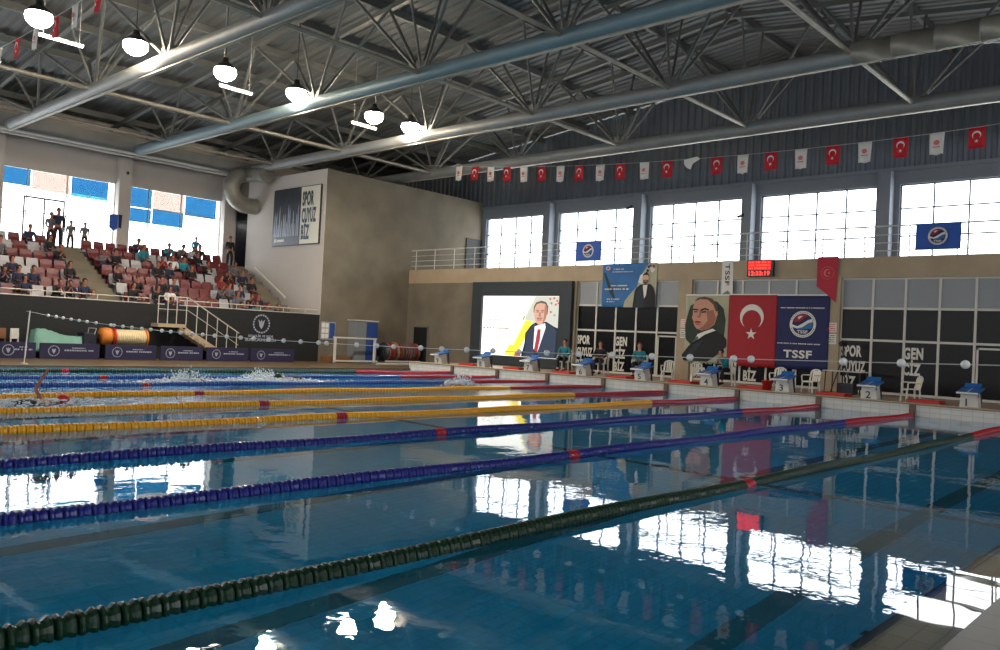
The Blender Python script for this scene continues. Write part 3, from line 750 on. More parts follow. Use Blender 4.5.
# blue printed banner with man
t = empty('printed_banner', (XG-.008, 19.93, 4.8)); meta(t, 'blue printed banner with a man in a dark jacket, hanging over the glazing', 'banner')
cloth('banner_cloth', 2.6, 1.78, 'banner_blue', t, amp=.0)
A = Art(FL(-.004), (78, 84, 706, 602), 2.6, 1.78, t, 'banner_print')
A.poly('portrait_ground', [(612, 86), (704, 86), (704, 600), (338, 600), (350, 530), (400, 460), (482, 360), (520, 240)])
A.poly('portrait_green', [(90, 190), (115, 190), (240, 500), (225, 510), (170, 430)])
for i, (x, y) in enumerate([(610, 130), (640, 150), (665, 125), (600, 175), (650, 180), (630, 120), (590, 205), (670, 165)]): A.ell(['suit_black', 'flag_white', 'tie_red'][i % 3], x, y, 14, 16, 10)
A.poly('flag_white', [(500, 310), (520, 230), (560, 200), (550, 330)])
A.poly('suit_black', [(448, 600), (466, 410), (486, 370), (530, 335), (640, 330), (676, 370), (700, 470), (700, 600)])
A.poly('suit', [(478, 600), (490, 420), (535, 350), (575, 500), (575, 600)])
A.poly('flag_white', [(555, 345), (608, 338), (596, 460), (576, 498)])
A.poly('skin_pale', [(548, 270), (556, 225), (582, 208), (612, 222), (620, 270), (610, 310), (585, 335), (560, 312)])
A.poly('hair', [(550, 245), (556, 215), (582, 200), (615, 214), (620, 245), (606, 226), (565, 226)])
A.poly('hair_brown', [(556, 285), (585, 280), (614, 285), (606, 316), (585, 336), (563, 316)])
A.poly('skin_pale', [(572, 292), (600, 292), (596, 300), (576, 300)])
A.ell('flag_white', 148, 140, 26, 22); A.ell('banner_red', 148, 138, 17, 13)
A.words('flag_white', 215, 146, 120, 12, 1); A.words('flag_white', 205, 180, 235, 9, 2)
A.words('sign_cream', 190, 340, 190, 14, 3); A.words('sign_cream', 120, 380, 285, 17, 4)
A.words('sign_cream', 150, 500, 150, 12, 5); A.words('sign_cream', 150, 530, 90, 12, 6)
A.done()

# portrait, red flag and navy banner: three sheets side by side
TZ = 3.52
t = empty('portrait_banner', (XG-.075, 15.97, TZ)); meta(t, 'painted portrait banner of a man in a black coat, left of the red flag', 'banner')
cloth('banner_cloth', 1.78, 2.53, 'portrait_ground', t, amp=.0, skew=0); b = MB(); b.box(-.01, .085, -1.78, 0, -.02, .025); b.build('top_hem', 'flag_white', t)
A = Art(FL(-.005), (78, 72, 388, 566), 1.78, 2.53, t, 'painted_portrait')
def sk(pts): return [(x+ (y-72)/494*26, y) for x, y in pts]
A.poly('portrait_green', sk([(95, 190), (110, 150), (200, 100), (300, 120), (345, 170), (358, 250), (350, 330), (345, 370), (280, 360), (110, 440), (72, 400), (66, 300)]))
A.poly('suit_black', sk([(40, 515), (90, 450), (128, 412), (170, 385), (288, 328), (330, 352), (362, 388), (362, 440), (300, 500), (225, 556), (52, 556)]))
A.poly('suit', sk([(60, 520), (150, 420), (200, 395), (150, 470), (90, 545)]))
A.poly('hair_brown', sk([(138, 120), (165, 92), (215, 84), (265, 98), (297, 135), (307, 190), (300, 236), (285, 240), (270, 150), (240, 112), (180, 104)]))
A.poly('skin', sk([(128, 165), (140, 120), (180, 102), (235, 106), (272, 140), (290, 190), (296, 240), (280, 285), (240, 318), (190, 332), (150, 318), (132, 290), (130, 265), (118, 240), (126, 215)]))
A.poly('skin_shade', sk([(225, 190), (275, 180), (292, 240), (275, 285), (240, 316), (195, 330), (165, 322), (200, 300), (232, 260)]))
A.poly('skin_shade', sk([(178, 180), (192, 190), (182, 236), (160, 238), (158, 228), (172, 222)]))
A.poly('skin', sk([(280, 196), (303, 188), (306, 215), (290, 238)]))
A.poly('hair', sk([(128, 172), (166, 176), (164, 186), (130, 184)])); A.poly('hair', sk([(184, 178), (215, 165), (244, 176), (242, 186), (214, 178), (188, 190)]))
A.poly('suit_black', sk([(136, 192), (160, 192), (158, 200), (138, 200)])); A.poly('suit_black', sk([(192, 194), (222, 188), (224, 198), (194, 203)]))
A.poly('banner_red', sk([(140, 268), (160, 262), (186, 266), (184, 275), (142, 277)])); A.poly('skin_shade', sk([(146, 284), (178, 282), (172, 290), (150, 291)]))
A.poly('flag_white', sk([(142, 396), (160, 360), (200, 342), (268, 316), (292, 328), (210, 362), (172, 392), (150, 404)]))
A.poly('grey_cloth', sk([(140, 398), (158, 372), (170, 388), (132, 420), (118, 418)]))
A.done()
t = empty('hanging_flag', (XG-.085, 14.20, TZ+.02)); meta(t, 'large red flag with white crescent and star hanging vertically between two banners', 'flag')
fc_ = cloth('flag_cloth', 1.83, 2.58, 'banner_red', t, amp=.0); b = MB(); b.box(-.01, .095, -1.83, 0, -.02, .02); b.build('top_hem', 'flag_white', t)
b = MB(); crescent(b, .90, -.80, .45, FL(-.006), .0); b.build('crescent', 'flag_white', fc_)
b = MB(); b.poly(star(.90, -1.42, .21), .004, FL(-.006)); b.build('star', 'flag_white', fc_)
def emblem(parent, cx, cy, r, X, name='emblem'):
    A = Art(FX(X, 0, 0), (0, 0, 1, -1), 1, -1, parent, name)
    A = Art(FX(X, 0, 0), (0, 0, 100, 100), 100, 100, parent, name); k = r
    def c(pts): return [(cx+k*x, -(cy+k*y)) for x, y in pts]
    A.ell('flag_white', cx, -cy, r, r); A.ell('banner_navy', cx, -cy, r*.80, r*.80)
    A.poly('banner_red', c([(-.66, .2), (-.58, .5), (-.3, .7), (.1, .76), (.35, .64), (.1, .5), (-.2, .22), (-.55, .12)]))
    A.poly('flag_white', c([(-.40, .52), (-.2, .62), (0, .6), (-.15, .5), (-.3, .36)]))
    A.poly('flag_white', c([(-.8, -.02), (-.4, -.16), (0, .06), (.4, .32), (.68, .4), (.76, .18), (.4, .08), (.0, -.22), (-.4, -.32), (-.76, -.22)]))
    A.poly('banner_blue', c([(-.76, -.22), (-.4, -.32), (0, -.22), (.4, .08), (.76, .14), (.7, -.3), (.3, -.36), (-.3, -.44)]))
    A.mi('flag_white'); put_text(A.mb, 'TSSF', FX(X, 0, 0), cx, cy-r*.68, r*.22, w=r*.8, align='C', off=A.off, d=.002)
    A.mi('letter_dark')
    for i in range(16):
        a = PI*.12+i*PI*.76/15
        for sg in (1, -1):
            x, y = cx+r*.9*math.cos(a*sg), cy+r*.9*math.sin(a*sg); s_ = r*.035
            A.mb.poly([(x-s_, y-s_), (x+s_, y-s_), (x+s_, y+s_), (x-s_, y+s_)], .001, FX(X, 0, 0), .012)
    return A.done()
t = empty('federation_banner', (XG-.075, 12.40, TZ)); meta(t, 'navy banner reading TSSF under a round white-rimmed emblem', 'banner')
cloth('banner_cloth', 1.86, 2.56, 'banner_navy', t, amp=.0); b = MB(); b.box(-.01, .085, -1.86, 0, -.02, .025); b.build('top_hem', 'flag_white', t)
emblem(t, .96, -1.0, .46, -.006)
A = Art(FL(-.006), (60, 40, 470, 600), 1.86, 2.56, t, 'banner_lettering')
A.text('flag_white', 'TSSF', 130, 512, 56, 220); A.words('flag_white', 95, 132, 335, 8, 3); A.words('flag_white', 80, 402, 330, 8, 4); A.done()
# rose banner with swallow tail
t = empty('swallowtail_banner', (XG-.08, 11.02, 4.82)); meta(t, 'rose red swallow-tailed banner hanging down the pillar beside the navy banner', 'banner')
b = MB(); b.poly([(0, 0), (.70, 0), (.66, -1.55), (.33, -1.25), (0, -1.0), (.0, -1.0)][:5], .006, FL()); b.build('banner_cloth', 'banner_rose', t)
A = Art(FL(-.007), (0, 0, 100, 100), 100, 100, t, 'emblem')
A.mi('flag_pink'); n = 24
for k in range(n):
    a = 2*PI*k/n; x, y = .35+.21*math.cos(a), -.55+.21*math.sin(a); A.mb.poly([(x-.012, y-.012), (x+.012, y-.012), (x+.012, y+.012), (x-.012, y+.012)], .002, FL(-.007), 0)
crescent(A.mb, .35, -.55, .13, FL(-.007), 0, face=0); A.mb.poly(star(.40, -.55, .06, 0), .002, FL(-.007), 0); A.done()
# white vertical pennant
t = empty('white_pennant', (XG-.002, 14.58, 4.8)); meta(t, 'narrow white banner with sideways lettering above the red flag', 'banner')
b = MB(); b.poly([(0, 0), (.42, 0), (.46, -1.3), (.25, -1.1), (0, -1.27)], .006, FL()); b.build('banner_cloth', 'flag_white', t)
b = MB(); put_text(b, 'TSSF', FL(-.006), .15, -1.02, .16, w=.85, rot=0) if False else None
vs_, fs_, wd_ = text_mb('TSSF', .17, 1.0, .02); k_ = .80/wd_
b.add([(-.012-(.003 if c > 0 else 0), -(.14+q), -.12-p*k_) for p, q, c in [(-(-p), q, c) for p, q, c in vs_]], fs_); b.build('lettering', 'hair_brown', t)
# scoreboard
t = empty('scoreboard', (XG-.02, 13.54, 4.78)); meta(t, 'small black scoreboard with glowing red digits under the upper windows', 'scoreboard')
b = MB(); b.box(-.12, -.0, -.98, 0, -.6, 0); b.build('case', 'block_dark', t, bevel=.008)
b = MB(); f_ = FX(-.12, 0, 0)
put_text(b, '12:33:19', f_, .08, -.56, .15, w=.78); b.build('time_digits', 'led_red', t)
b = MB(); b.poly([(.04, -.04), (.9, -.04), (.9, -.37), (.04, -.37)], .003, f_, .001); b.build('lit_field', 'led_dim', t)
A = Art(f_, (0, 0, 100, 100), 100, 100, t, 'display_lines'); A.off = .006
for j in range(3): A.words('led_red', .07, .065+j*.105, .8, .06, 20+j)
A.done()
# blue flags on the gallery railing
for (y, lab) in ((21.42, 'blue flag with round white emblem on the railing, above the blue banner'), (8.0, 'blue flag with round emblem on the railing at the right edge of the photo')):
    t = empty('railing_flag', (XG+.075, y, 5.80)); meta(t, lab, 'flag', 'blue flags on the gallery railing')
    cloth('flag_cloth', 1.3, .82, 'flag_blue', t, amp=.05, seed=y)
    emblem(t, .65, -.42, .28, -.045)
# string of small flags
FLX = 27.0
fl = [(458, 'w'), (474, 'r'), (490, 'w'), (506, 'r'), (523, 'w'), (541, 'r'), (560, 'w'), (579, 'r'), (600, 'w'), (620, 'r'), (644, 'w'), (667, 'r'), (690, 'f'), (717, 'r'), (743, 'w'), (771, 'r'), (801, 'w'), (833, 'r'), (865, 'w'), (901, 'r'), (937, 'w'), (977, 'r'), (1016, 'w'), (1058, 'r')]
def zs_(y): return 8.34+.0034*max(0, y-9)**2*.95+.006*max(0, 9-y)**2
b = MB(); pts = [(0, y/2, zs_(y/2)) for y in range(-6, 63)]; b.tube([(FLX, p[1], p[2]) for p in pts], .008, n=5)
o = b.build('flag_string', 'string'); meta(o, 'thin cord under the roof truss carrying the small red and white flags', 'cord')
def small_flag(kind, loc, lab, grp, sc=1., tilt=0, seed=0):
    t = empty('bunting_flag', loc); meta(t, lab, 'bunting flag', grp); t.scale = (sc, sc, sc); t.rotation_euler = (tilt, 0, 0)
    if kind == 'f':
        b = MB(); b.poly([(-.25, 0), (.28, .06), (.42, -.02), (.12, -.18), (.02, -.38), (-.14, -.3), (-.24, -.16)], .02, FL()); b.build('flag_cloth', 'flag_white', t); return t
    w_, h_ = (.44, .62) if kind == 'r' else (.42, .66)
    b = MB(); vs = []; n = 6; m = 4
    for j in range(m+1):
        for i in range(n+1):
            u_ = i/n-.5; v_ = j/m; vs.append((.03*math.sin(u_*7+seed+v_)*v_, -u_*w_*(1-.12*v_*(kind != 'r')), -h_*v_-.02*math.cos(u_*9)*v_*(kind != 'r')))
    b.add(vs, [(j*(n+1)+i, j*(n+1)+i+1, (j+1)*(n+1)+i+1, (j+1)*(n+1)+i) for j in range(m) for i in range(n)], True)
    o = b.build('flag_cloth', 'flag_red' if kind == 'r' else 'flag_white', t); sd = o.modifiers.new('thick', 'SOLIDIFY'); sd.thickness = .006
    b = MB()
    for sg in (-1,):
        fr = ((-.038, 0, 0), (0, -1, 0), (0, 0, 1), (-1, 0, 0))
        if kind == 'r': crescent(b, 0, -.24, .12, fr, 0); b.poly(star(0, -.42, .06), .003, fr); b.build('crescent_and_star', 'flag_white', o)
        else: b.poly(circ(0, -.3, .08, 14), .003, fr); b.poly([(-.1, -.42), (.1, -.42), (.1, -.45), (-.1, -.45)], .003, fr); b.build('emblem', 'flag_pink', o)
    return t
over = {458: 'above the upper right corner of the concrete block', 1016: 'just beyond the right edge', 1058: 'second beyond the right edge'}
for i, (px, kd) in enumerate(fl):
    y = col_to_Y(px, FLX, 8.2)
    n_l = ['first', 'second', 'third', 'fourth', 'fifth', 'sixth', 'seventh', 'eighth', 'ninth', 'tenth', 'eleventh', 'twelfth', 'thirteenth', 'fourteenth', 'fifteenth', 'sixteenth', 'seventeenth', 'eighteenth', 'nineteenth', 'twentieth', 'twenty-first', 'twenty-second', 'twenty-third', 'twenty-fourth'][i]
    base_ = {'r': 'small red flag with white crescent', 'w': 'small white pennant with faint red emblem', 'f': 'small white flag blown over'}[kd]
    small_flag(kd, (FLX, y, zs_(y)), '%s, %s from the left on the long string' % (base_, n_l), 'small flags strung before the end wall', seed=i)
def zl_(y): return 8.75+.012*(y-22)**2*.4
b = MB(); b.tube([(7.2, y/1.0, zl_(y)) for y in range(5, 38)], .008, n=5); o = b.build('flag_string', 'string'); meta(o, 'cord with small flags in the upper left corner of the photo', 'cord')
for i, (px, kd) in enumerate([(0, 'w'), (18, 'r'), (36, 'w'), (56, 'r'), (75, 'w'), (98, 'r'), (124, 'w')]):
    y = col_to_Y(px, 7.2, 8.6)
    small_flag(kd, (7.2, y, zl_(y)), '%s, %s from the left edge in the upper left corner' % ({'r': 'small red flag', 'w': 'small white pennant'}[kd], ['first', 'second', 'third', 'fourth', 'fifth', 'sixth', 'seventh'][i]), 'small flags in the upper left corner', sc=.82, tilt=.12, seed=i)
# framed sign on the block
t = empty('wall_sign', (XC-.03, 36.25, 8.32)); meta(t, 'framed sign on the block: dark photo beside white panel with dark letters', 'sign')
b = MB(); b.box(-.08, 0, -3.95, 0, -2.8, 0); b.build('backing', 'block_dark', t, bevel=.01)
b = MB(); b.box(-.10, -.08, -2.38, -.04, -2.76, -.04); b.build('photo_panel', 'photo_dark', t)
b = MB(); b.box(-.10, -.08, -3.91, -2.40, -2.76, -.04); b.build('white_panel', 'sign_cream', t)
b = MB()
for i, (tx, wd) in enumerate([('SPOR', .92), ('CUYUZ', 1.16), ('BİZ', .66)]): put_text(b, tx, FX(-.10, -2.52, -.92-i*.80), 0, 0, .64, w=wd, bold=.04)
b.build('lettering', 'letter_dark', t)
b = MB(); rnd = random.Random(3)
for i in range(15):
    x = .2+i*.14+rnd.uniform(-.04, .04); h = rnd.uniform(.5, 1.5); b.poly([(x, -2.35), (x+.09, -2.35), (x+.07, -2.35+h), (x+.045, -2.35+h*1.15), (x+.015, -2.35+h*.9)], .003, FX(-.10, 0, 0), .001+i*.0002)
b.build('splash_figures', 'photo_light', t)
b = MB(); put_text(b, 'SPOR', FX(-.10, -.25, -2.6), 0, 0, .16, w=.7, off=.008) if False else b.poly([(.25, -2.62), (.45, -2.62), (.45, -2.44), (.25, -2.44)], .003, FX(-.10, 0, 0), .006); b.poly([(.5, -2.6), (1.1, -2.6), (1.1, -2.48), (.5, -2.48)], .003, FX(-.10, 0, 0), .006)
b.build('caption', 'flag_white', t)
# notices on pillars
for (y, lab) in ((16.0, 'white paper notices with red print on the pillar left of the portrait banner'), (10.45, 'white paper notice on the pillar right of the navy banner')):
    t = empty('paper_notice', (XG-.06, y-.05+.1, 2.6)); meta(t, lab, 'notice', 'paper notices on the pillars')
    b = MB(); b.box(-.008, 0, -.2, .12, -.32, 0); b.box(-.008, 0, -.2, .12, -.72, -.38); b.build('sheet', 'flag_white', t)
    A = Art(FX(-.008, .12, 0), (0, 0, 32, 72), .32, .72, t, 'print'); A.off = .001
    for j in range(4): A.words('brick_red_plastic', 3, 4+j*7, 25, 3, j); A.words('letter_dark', 3, 42+j*7, 25, 3, 9+j)
    A.done()
t = empty('window_flag', (16.12, YR-.45, 6.40)); meta(t, 'small blue flag with a dark strip hanging at the column between the stand windows', 'flag')
b = MB(); b.poly([(-.12, 0), (.28, .02), (.26, -.62), (.1, -.74), (-.12, -.6)], .01, FY(0, 0, 0)); b.build('flag_cloth', 'flag_blue', t)
b = MB(); b.poly([(.30, .05), (.46, .05), (.44, -.6), (.32, -.55)], .01, FY(0, 0, 0)); b.cyl((-.15, 0, .02), (.5, 0, .02), .012, n=6); b.build('dark_strip', 'navy_cloth', t)
# cctv cameras
for (x, y, z, rz, lab) in ((XU-.55, 21.8, 7.95, 0, 'small dark camera on the column between the second and third upper windows'), (XU-.55, 16.2, 7.2, 0, 'small dark camera on the column above the scoreboard'), (16.75, YR-.4, 8.4, -PI/2, 'small dark camera on the column between the stand windows')):
    t = empty('security_camera', (x, y, z), rz); meta(t, lab, 'camera')
    b = MB(); b.box(0.0, .05, -.05, .05, .0, .14); b.cyl((.0, 0, .07), (-.1, 0, .05), .015, n=6); b.build('bracket', 'block_dark', t)
    b = MB(); b.cyl((-.08, 0, .02), (-.36, 0, -.06), .06, n=12); b.build('camera_body', 'block_dark', t)

# ================================================================== STARTING DECK
def chair_parts(t, m='white_plastic'):
    # front faces -X
    b = MB(); b.cbox((0, 0, .43), (.44, .44, .03)); b.cbox((-.21, 0, .41), (.03, .42, .05)); b.build('seat', m, t, bevel=.01)
    b = MB()
    P = lambda y, z: (.20+.10*(z-.43)/.42, y, z)
    for y in (-.19, .19): b.obb(P(y*1.05, .40), P(y, .80), .07, .025)
    for y in (-.085, .0, .085): b.obb(P(y*.95, .42), P(y, .84), .065, .018)
    b.tube([P(-.215, .74), P(-.17, .83), P(-.08, .87), P(0, .88), P(.08, .87), P(.17, .83), P(.215, .74)], .028, n=8)
    b.build('backrest', m, t)
    for s in (-1, 1):
        b = MB(); b.tube([(-.20, .24*s, .42), (-.21, .26*s, .62), (-.15, .265*s, .66), (.1, .26*s, .66), (.24, .22*s, .66)], .022, n=8); b.build('armrest', m, t)
    for x, y in ((-.21, -.21), (-.21, .21), (.20, -.2), (.20, .2)):
        b = MB(); b.obb((x, y, .43), (x*1.15, y*1.12, 0), .05, .04); b.build('leg', m, t)
proto = None
for (px, X, rz, lab) in ((668, 25.6, .35, 'white plastic chair by the pillar left of the portrait banner'),
                         (811, 25.8, -.25, 'white plastic chair under the navy banner, facing the pool'),
                         (911, 25.2, -.9, 'white plastic chair standing alone between the two rightmost starting blocks'),
                         (601, 26.6, .2, 'white plastic chair under the window letters with a dark dressed person'),
                         (640, 26.4, .3, 'white plastic chair holding the person in teal beside the fifth block'),
                         (727, 25.9, .2, 'white plastic chair with a crouched person in teal, behind the starting block'),
                         (565, 26.2, .3, 'white plastic chair where a person in teal sits below the screen'),
                         (697, 25.1, .6, 'white plastic chair half hidden behind the block under the portrait banner'),
                         (778, 25.4, .1, 'white plastic chair half hidden behind the block under the red flag')):
    if proto is None: t = empty('plastic_chair'); chair_parts(t); proto = t
    else: t = copy_tree(proto)
    t.location = (X, col_to_Y(px, X, .7), DZ-.02); t.rotation_euler = (0, 0, rz); t.scale = (1, 1, 1) if 'person' in lab else (.84, .84, .82); meta(t, lab, 'chair', 'white plastic chairs on the starting deck')
# starting blocks
proto = None
for k in range(9):
    Y = LANES[0]+1.25+2.5*k if k else 5.42
    if proto is None:
        t = empty('starting_block')
        b = MB(); vs = [(-.24, -.27, .0), (.18, -.27, 0), (.18, .27, 0), (-.24, .27, 0), (-.30, -.22, .50), (.1, -.22, .56), (.1, .22, .56), (-.30, .22, .50)]
        b.add(vs, [(3, 2, 1, 0), (4, 5, 6, 7), (0, 1, 5, 4), (1, 2, 6, 5), (2, 3, 7, 6), (3, 0, 4, 7)]); b.build('pedestal', 'block_body', t, bevel=.02)
        b = MB(); b.obb((-.50, 0, .50), (.30, 0, .655), .62, .05); pf_ = b.build('platform', 'block_blue', t, bevel=.012)
        b = MB(); b.obb((-.48, 0, .530), (.28, 0, .677), .03, .006); b.obb((-.515, 0, .47), (-.49, 0, .515), .6, .05); b.build('platform_trim', 'flag_white', pf_)
        b = MB(); b.obb((.12, 0, .67), (.27, 0, .80), .46, .04); b.build('foot_wedge', 'block_blue', t, bevel=.01)
        for s in (-1, 1):
            b = MB(); b.tube([(-.46, .29*s, .50), (-.47, .30*s, .42), (-.40, .30*s, .38), (-.26, .25*s, .40)], .013, n=8); b.build('grab_handle', 'block_dark', t)
            b = MB(); b.obb((.24, .2*s, .62), (.30, .22*s, 0), .05, .05); b.cbox((.30, .22*s, .015), (.14, .09, .03)); b.build('rear_leg', 'block_dark', t)
        proto = t
    else:
        t = proto.copy(); COL.objects.link(t)
        for ch in proto.children:
            if not ch.name.startswith('lane_number'): copy_tree(ch, t)
    t.location = (24.3, Y, DZ-.02); t.scale = (.84, .84, .80)
    meta(t, 'starting block with a sloping blue top, %s from the right edge of the photo' % ['first', 'second', 'third', 'fourth', 'fifth', 'sixth', 'seventh', 'eighth', 'ninth'][k], 'starting block', 'starting blocks along the end wall')
    b = MB(); put_text(b, str(k+1), FX(-.292, .09, .13), 0, 0, .24, bold=.012, off=.004); o = b.build('lane_number', 'letter_dark', t)
    o.rotation_euler = (0, -.11, 0); o.location = (.055, 0, -.02)
# red trays beside the blocks
proto = None
for k in range(9):
    y = LANES[k]-.05; px = None
    if proto is None:
        b = MB(); b.box(-.32, .32, -.42, .42, 0, .03); b.box(-.32, -.28, -.42, .42, .03, .1); b.box(.28, .32, -.42, .42, .03, .1); b.box(-.28, .28, -.42, -.38, .03, .1); b.box(-.28, .28, .38, .42, .03, .1)
        o = b.build('red_tray', 'brick_red_plastic', bevel=.01); proto = o
    else: o = proto.copy(); COL.objects.link(o)
    o.location = (24.75, y, DZ-.02); meta(o, 'red tray behind the end of the %s' % rl_[k].split(',')[0].replace(' just nearer than the yellow ones', ' nearer than the yellow'), 'tray', 'red trays between the blocks')
b = MB(); b.lathe([(0, 0), (.12, 0), (.16, .3), (.17, .3), (.17, .32), (.15, .32), (.11, .03), (0, .03)], n=20)
o = b.build('bucket', 'brick_red_plastic', loc=(24.6, col_to_Y(767, 24.6, .5), DZ-.02)); meta(o, 'red bucket just left of the starting block under the red flag', 'bucket')
# table and camera tripod by the pillar
yt = col_to_Y(846, 26.6, 1.0)
t = empty('folding_table', (26.6, yt, DZ-.02)); meta(t, 'dark folding table with pale thin top between pillar and second block', 'table')
b = MB(); b.box(-.35, .35, -.62, .62, .70, .73); b.build('tabletop', 'white_paint', t, bevel=.006)
for x in (-.3, .3):
    for y in (-.52, .52): b = MB(); b.cyl((x, y, .7), (x*1.05, y*1.05, 0), .018, n=8); b.build('leg', 'block_dark', t)
b = MB(); b.box(-.2, .25, -.3, .2, .0, .34); b.build('lower_box', 'block_dark', t, bevel=.01)
t = empty('camera_tripod', (27.0, col_to_Y(843, 27.0, 1.5), DZ-.02)); meta(t, 'black tripod with a camera on top, standing before the window letters', 'tripod')
for a in (0.3, 2.4, 4.5): b = MB(); b.tube([(0, 0, 1.15), (.38*math.cos(a), .38*math.sin(a), 0)], [.025, .015], n=8); b.build('leg', 'black', t)
b = MB(); b.cyl((0, 0, 1.05), (0, 0, 1.5), .025, n=10); b.build('centre_column', 'black', t)
b = MB(); b.box(-.14, .12, -.08, .08, 1.5, 1.66); b.cyl((-.14, 0, 1.58), (-.28, 0, 1.58), .055, n=14); b.build('camera_body', 'black', t, bevel=.008)

# ================================================================== PEOPLE
def skin_mesh(name, chains, m, sub=1):
    """chains: list of polylines [(p, r), ...] sharing joints by index name; grown with a skin modifier"""
    vs = []; es = []; rs = []; idx = {}
    for ch in chains:
        prev = None
        for key, p, r in ch:
            if key is not None and key in idx: i = idx[key]
            else:
                i = len(vs); vs.append(p); rs.append(r)
                if key is not None: idx[key] = i
            if prev is not None: es.append((prev, i))
            prev = i
    me = bpy.data.meshes.new('sk'); me.from_pydata(vs, es, []); o = bpy.data.objects.new('sk', me); COL.objects.link(o)
    sm = o.modifiers.new('s', 'SKIN'); sm.use_smooth_shade = True; sm.branch_smoothing = .6
    for i, r in enumerate(rs):
        v = me.skin_vertices[0].data[i]; v.radius = (r, r) if not isinstance(r, tuple) else r; v.use_root = (i == 0)
    ss = o.modifiers.new('u', 'SUBSURF'); ss.levels = sub; ss.render_levels = sub
    bpy.context.view_layer.update()
    dg = bpy.context.evaluated_depsgraph_get(); nm = bpy.data.meshes.new_from_object(o.evaluated_get(dg)); nm.name = name
    nm.materials.clear(); nm.materials.append(MATS[m])
    for p in nm.polygons: p.use_smooth = True
    bpy.data.objects.remove(o)
    return nm
def pose(kind):
    """joint table, figure faces -Y"""
    if kind == 'stand':
        J = dict(pel=(0, 0, .95), bel=(0, -.01, 1.10), che=(0, 0, 1.30), neck=(0, .01, 1.46), chin=(0, -.01, 1.53), head=(0, -.02, 1.62), top=(0, -.01, 1.70),
                 shL=(.18, .01, 1.40), elL=(.215, .03, 1.13), wrL=(.205, -.06, .90), haL=(.20, -.09, .82), shR=(-.18, .01, 1.40), elR=(-.215, .03, 1.13), wrR=(-.16, -.18, .98), haR=(-.1, -.24, .98),
                 hiL=(.10, 0, .90), knL=(.11, -.02, .50), anL=(.11, .02, .09), toL=(.12, -.13, .04), hiR=(-.10, 0, .90), knR=(-.11, -.02, .50), anR=(-.12, .02, .09), toR=(-.13, -.13, .04))
    elif kind == 'sit':
        J = dict(pel=(0, 0, .12), bel=(0, -.02, .28), che=(0, -.03, .46), neck=(0, -.05, .62), chin=(0, -.08, .69), head=(0, -.09, .78), top=(0, -.08, .86),
                 shL=(.18, -.03, .56), elL=(.23, -.10, .30), wrL=(.14, -.30, .25), haL=(.08, -.37, .25), shR=(-.18, -.03, .56), elR=(-.23, -.10, .30), wrR=(-.14, -.30, .25), haR=(-.08, -.37, .25),
                 hiL=(.09, -.02, .10), knL=(.13, -.42, .11), anL=(.12, -.42, -.30), toL=(.12, -.56, -.36), hiR=(-.09, -.02, .10), knR=(-.13, -.42, .11), anR=(-.12, -.42, -.30), toR=(-.12, -.56, -.36))
    elif kind == 'lean':
        J = dict(pel=(0, 0, .12), bel=(0, -.08, .27), che=(0, -.18, .42), neck=(0, -.27, .54), chin=(0, -.33, .59), head=(0, -.36, .68), top=(0, -.35, .76),
                 shL=(.17, -.20, .50), elL=(.20, -.36, .27), wrL=(.08, -.46, .34), haL=(.03, -.46, .44), shR=(-.17, -.20, .50), elR=(-.20, -.36, .27), wrR=(-.08, -.46, .34), haR=(-.03, -.46, .44),
                 hiL=(.09, -.02, .10), knL=(.15, -.42, .12), anL=(.13, -.40, -.30), toL=(.13, -.54, -.36), hiR=(-.09, -.02, .10), knR=(-.15, -.42, .12), anR=(-.13, -.40, -.30), toR=(-.13, -.54, -.36))
    return J
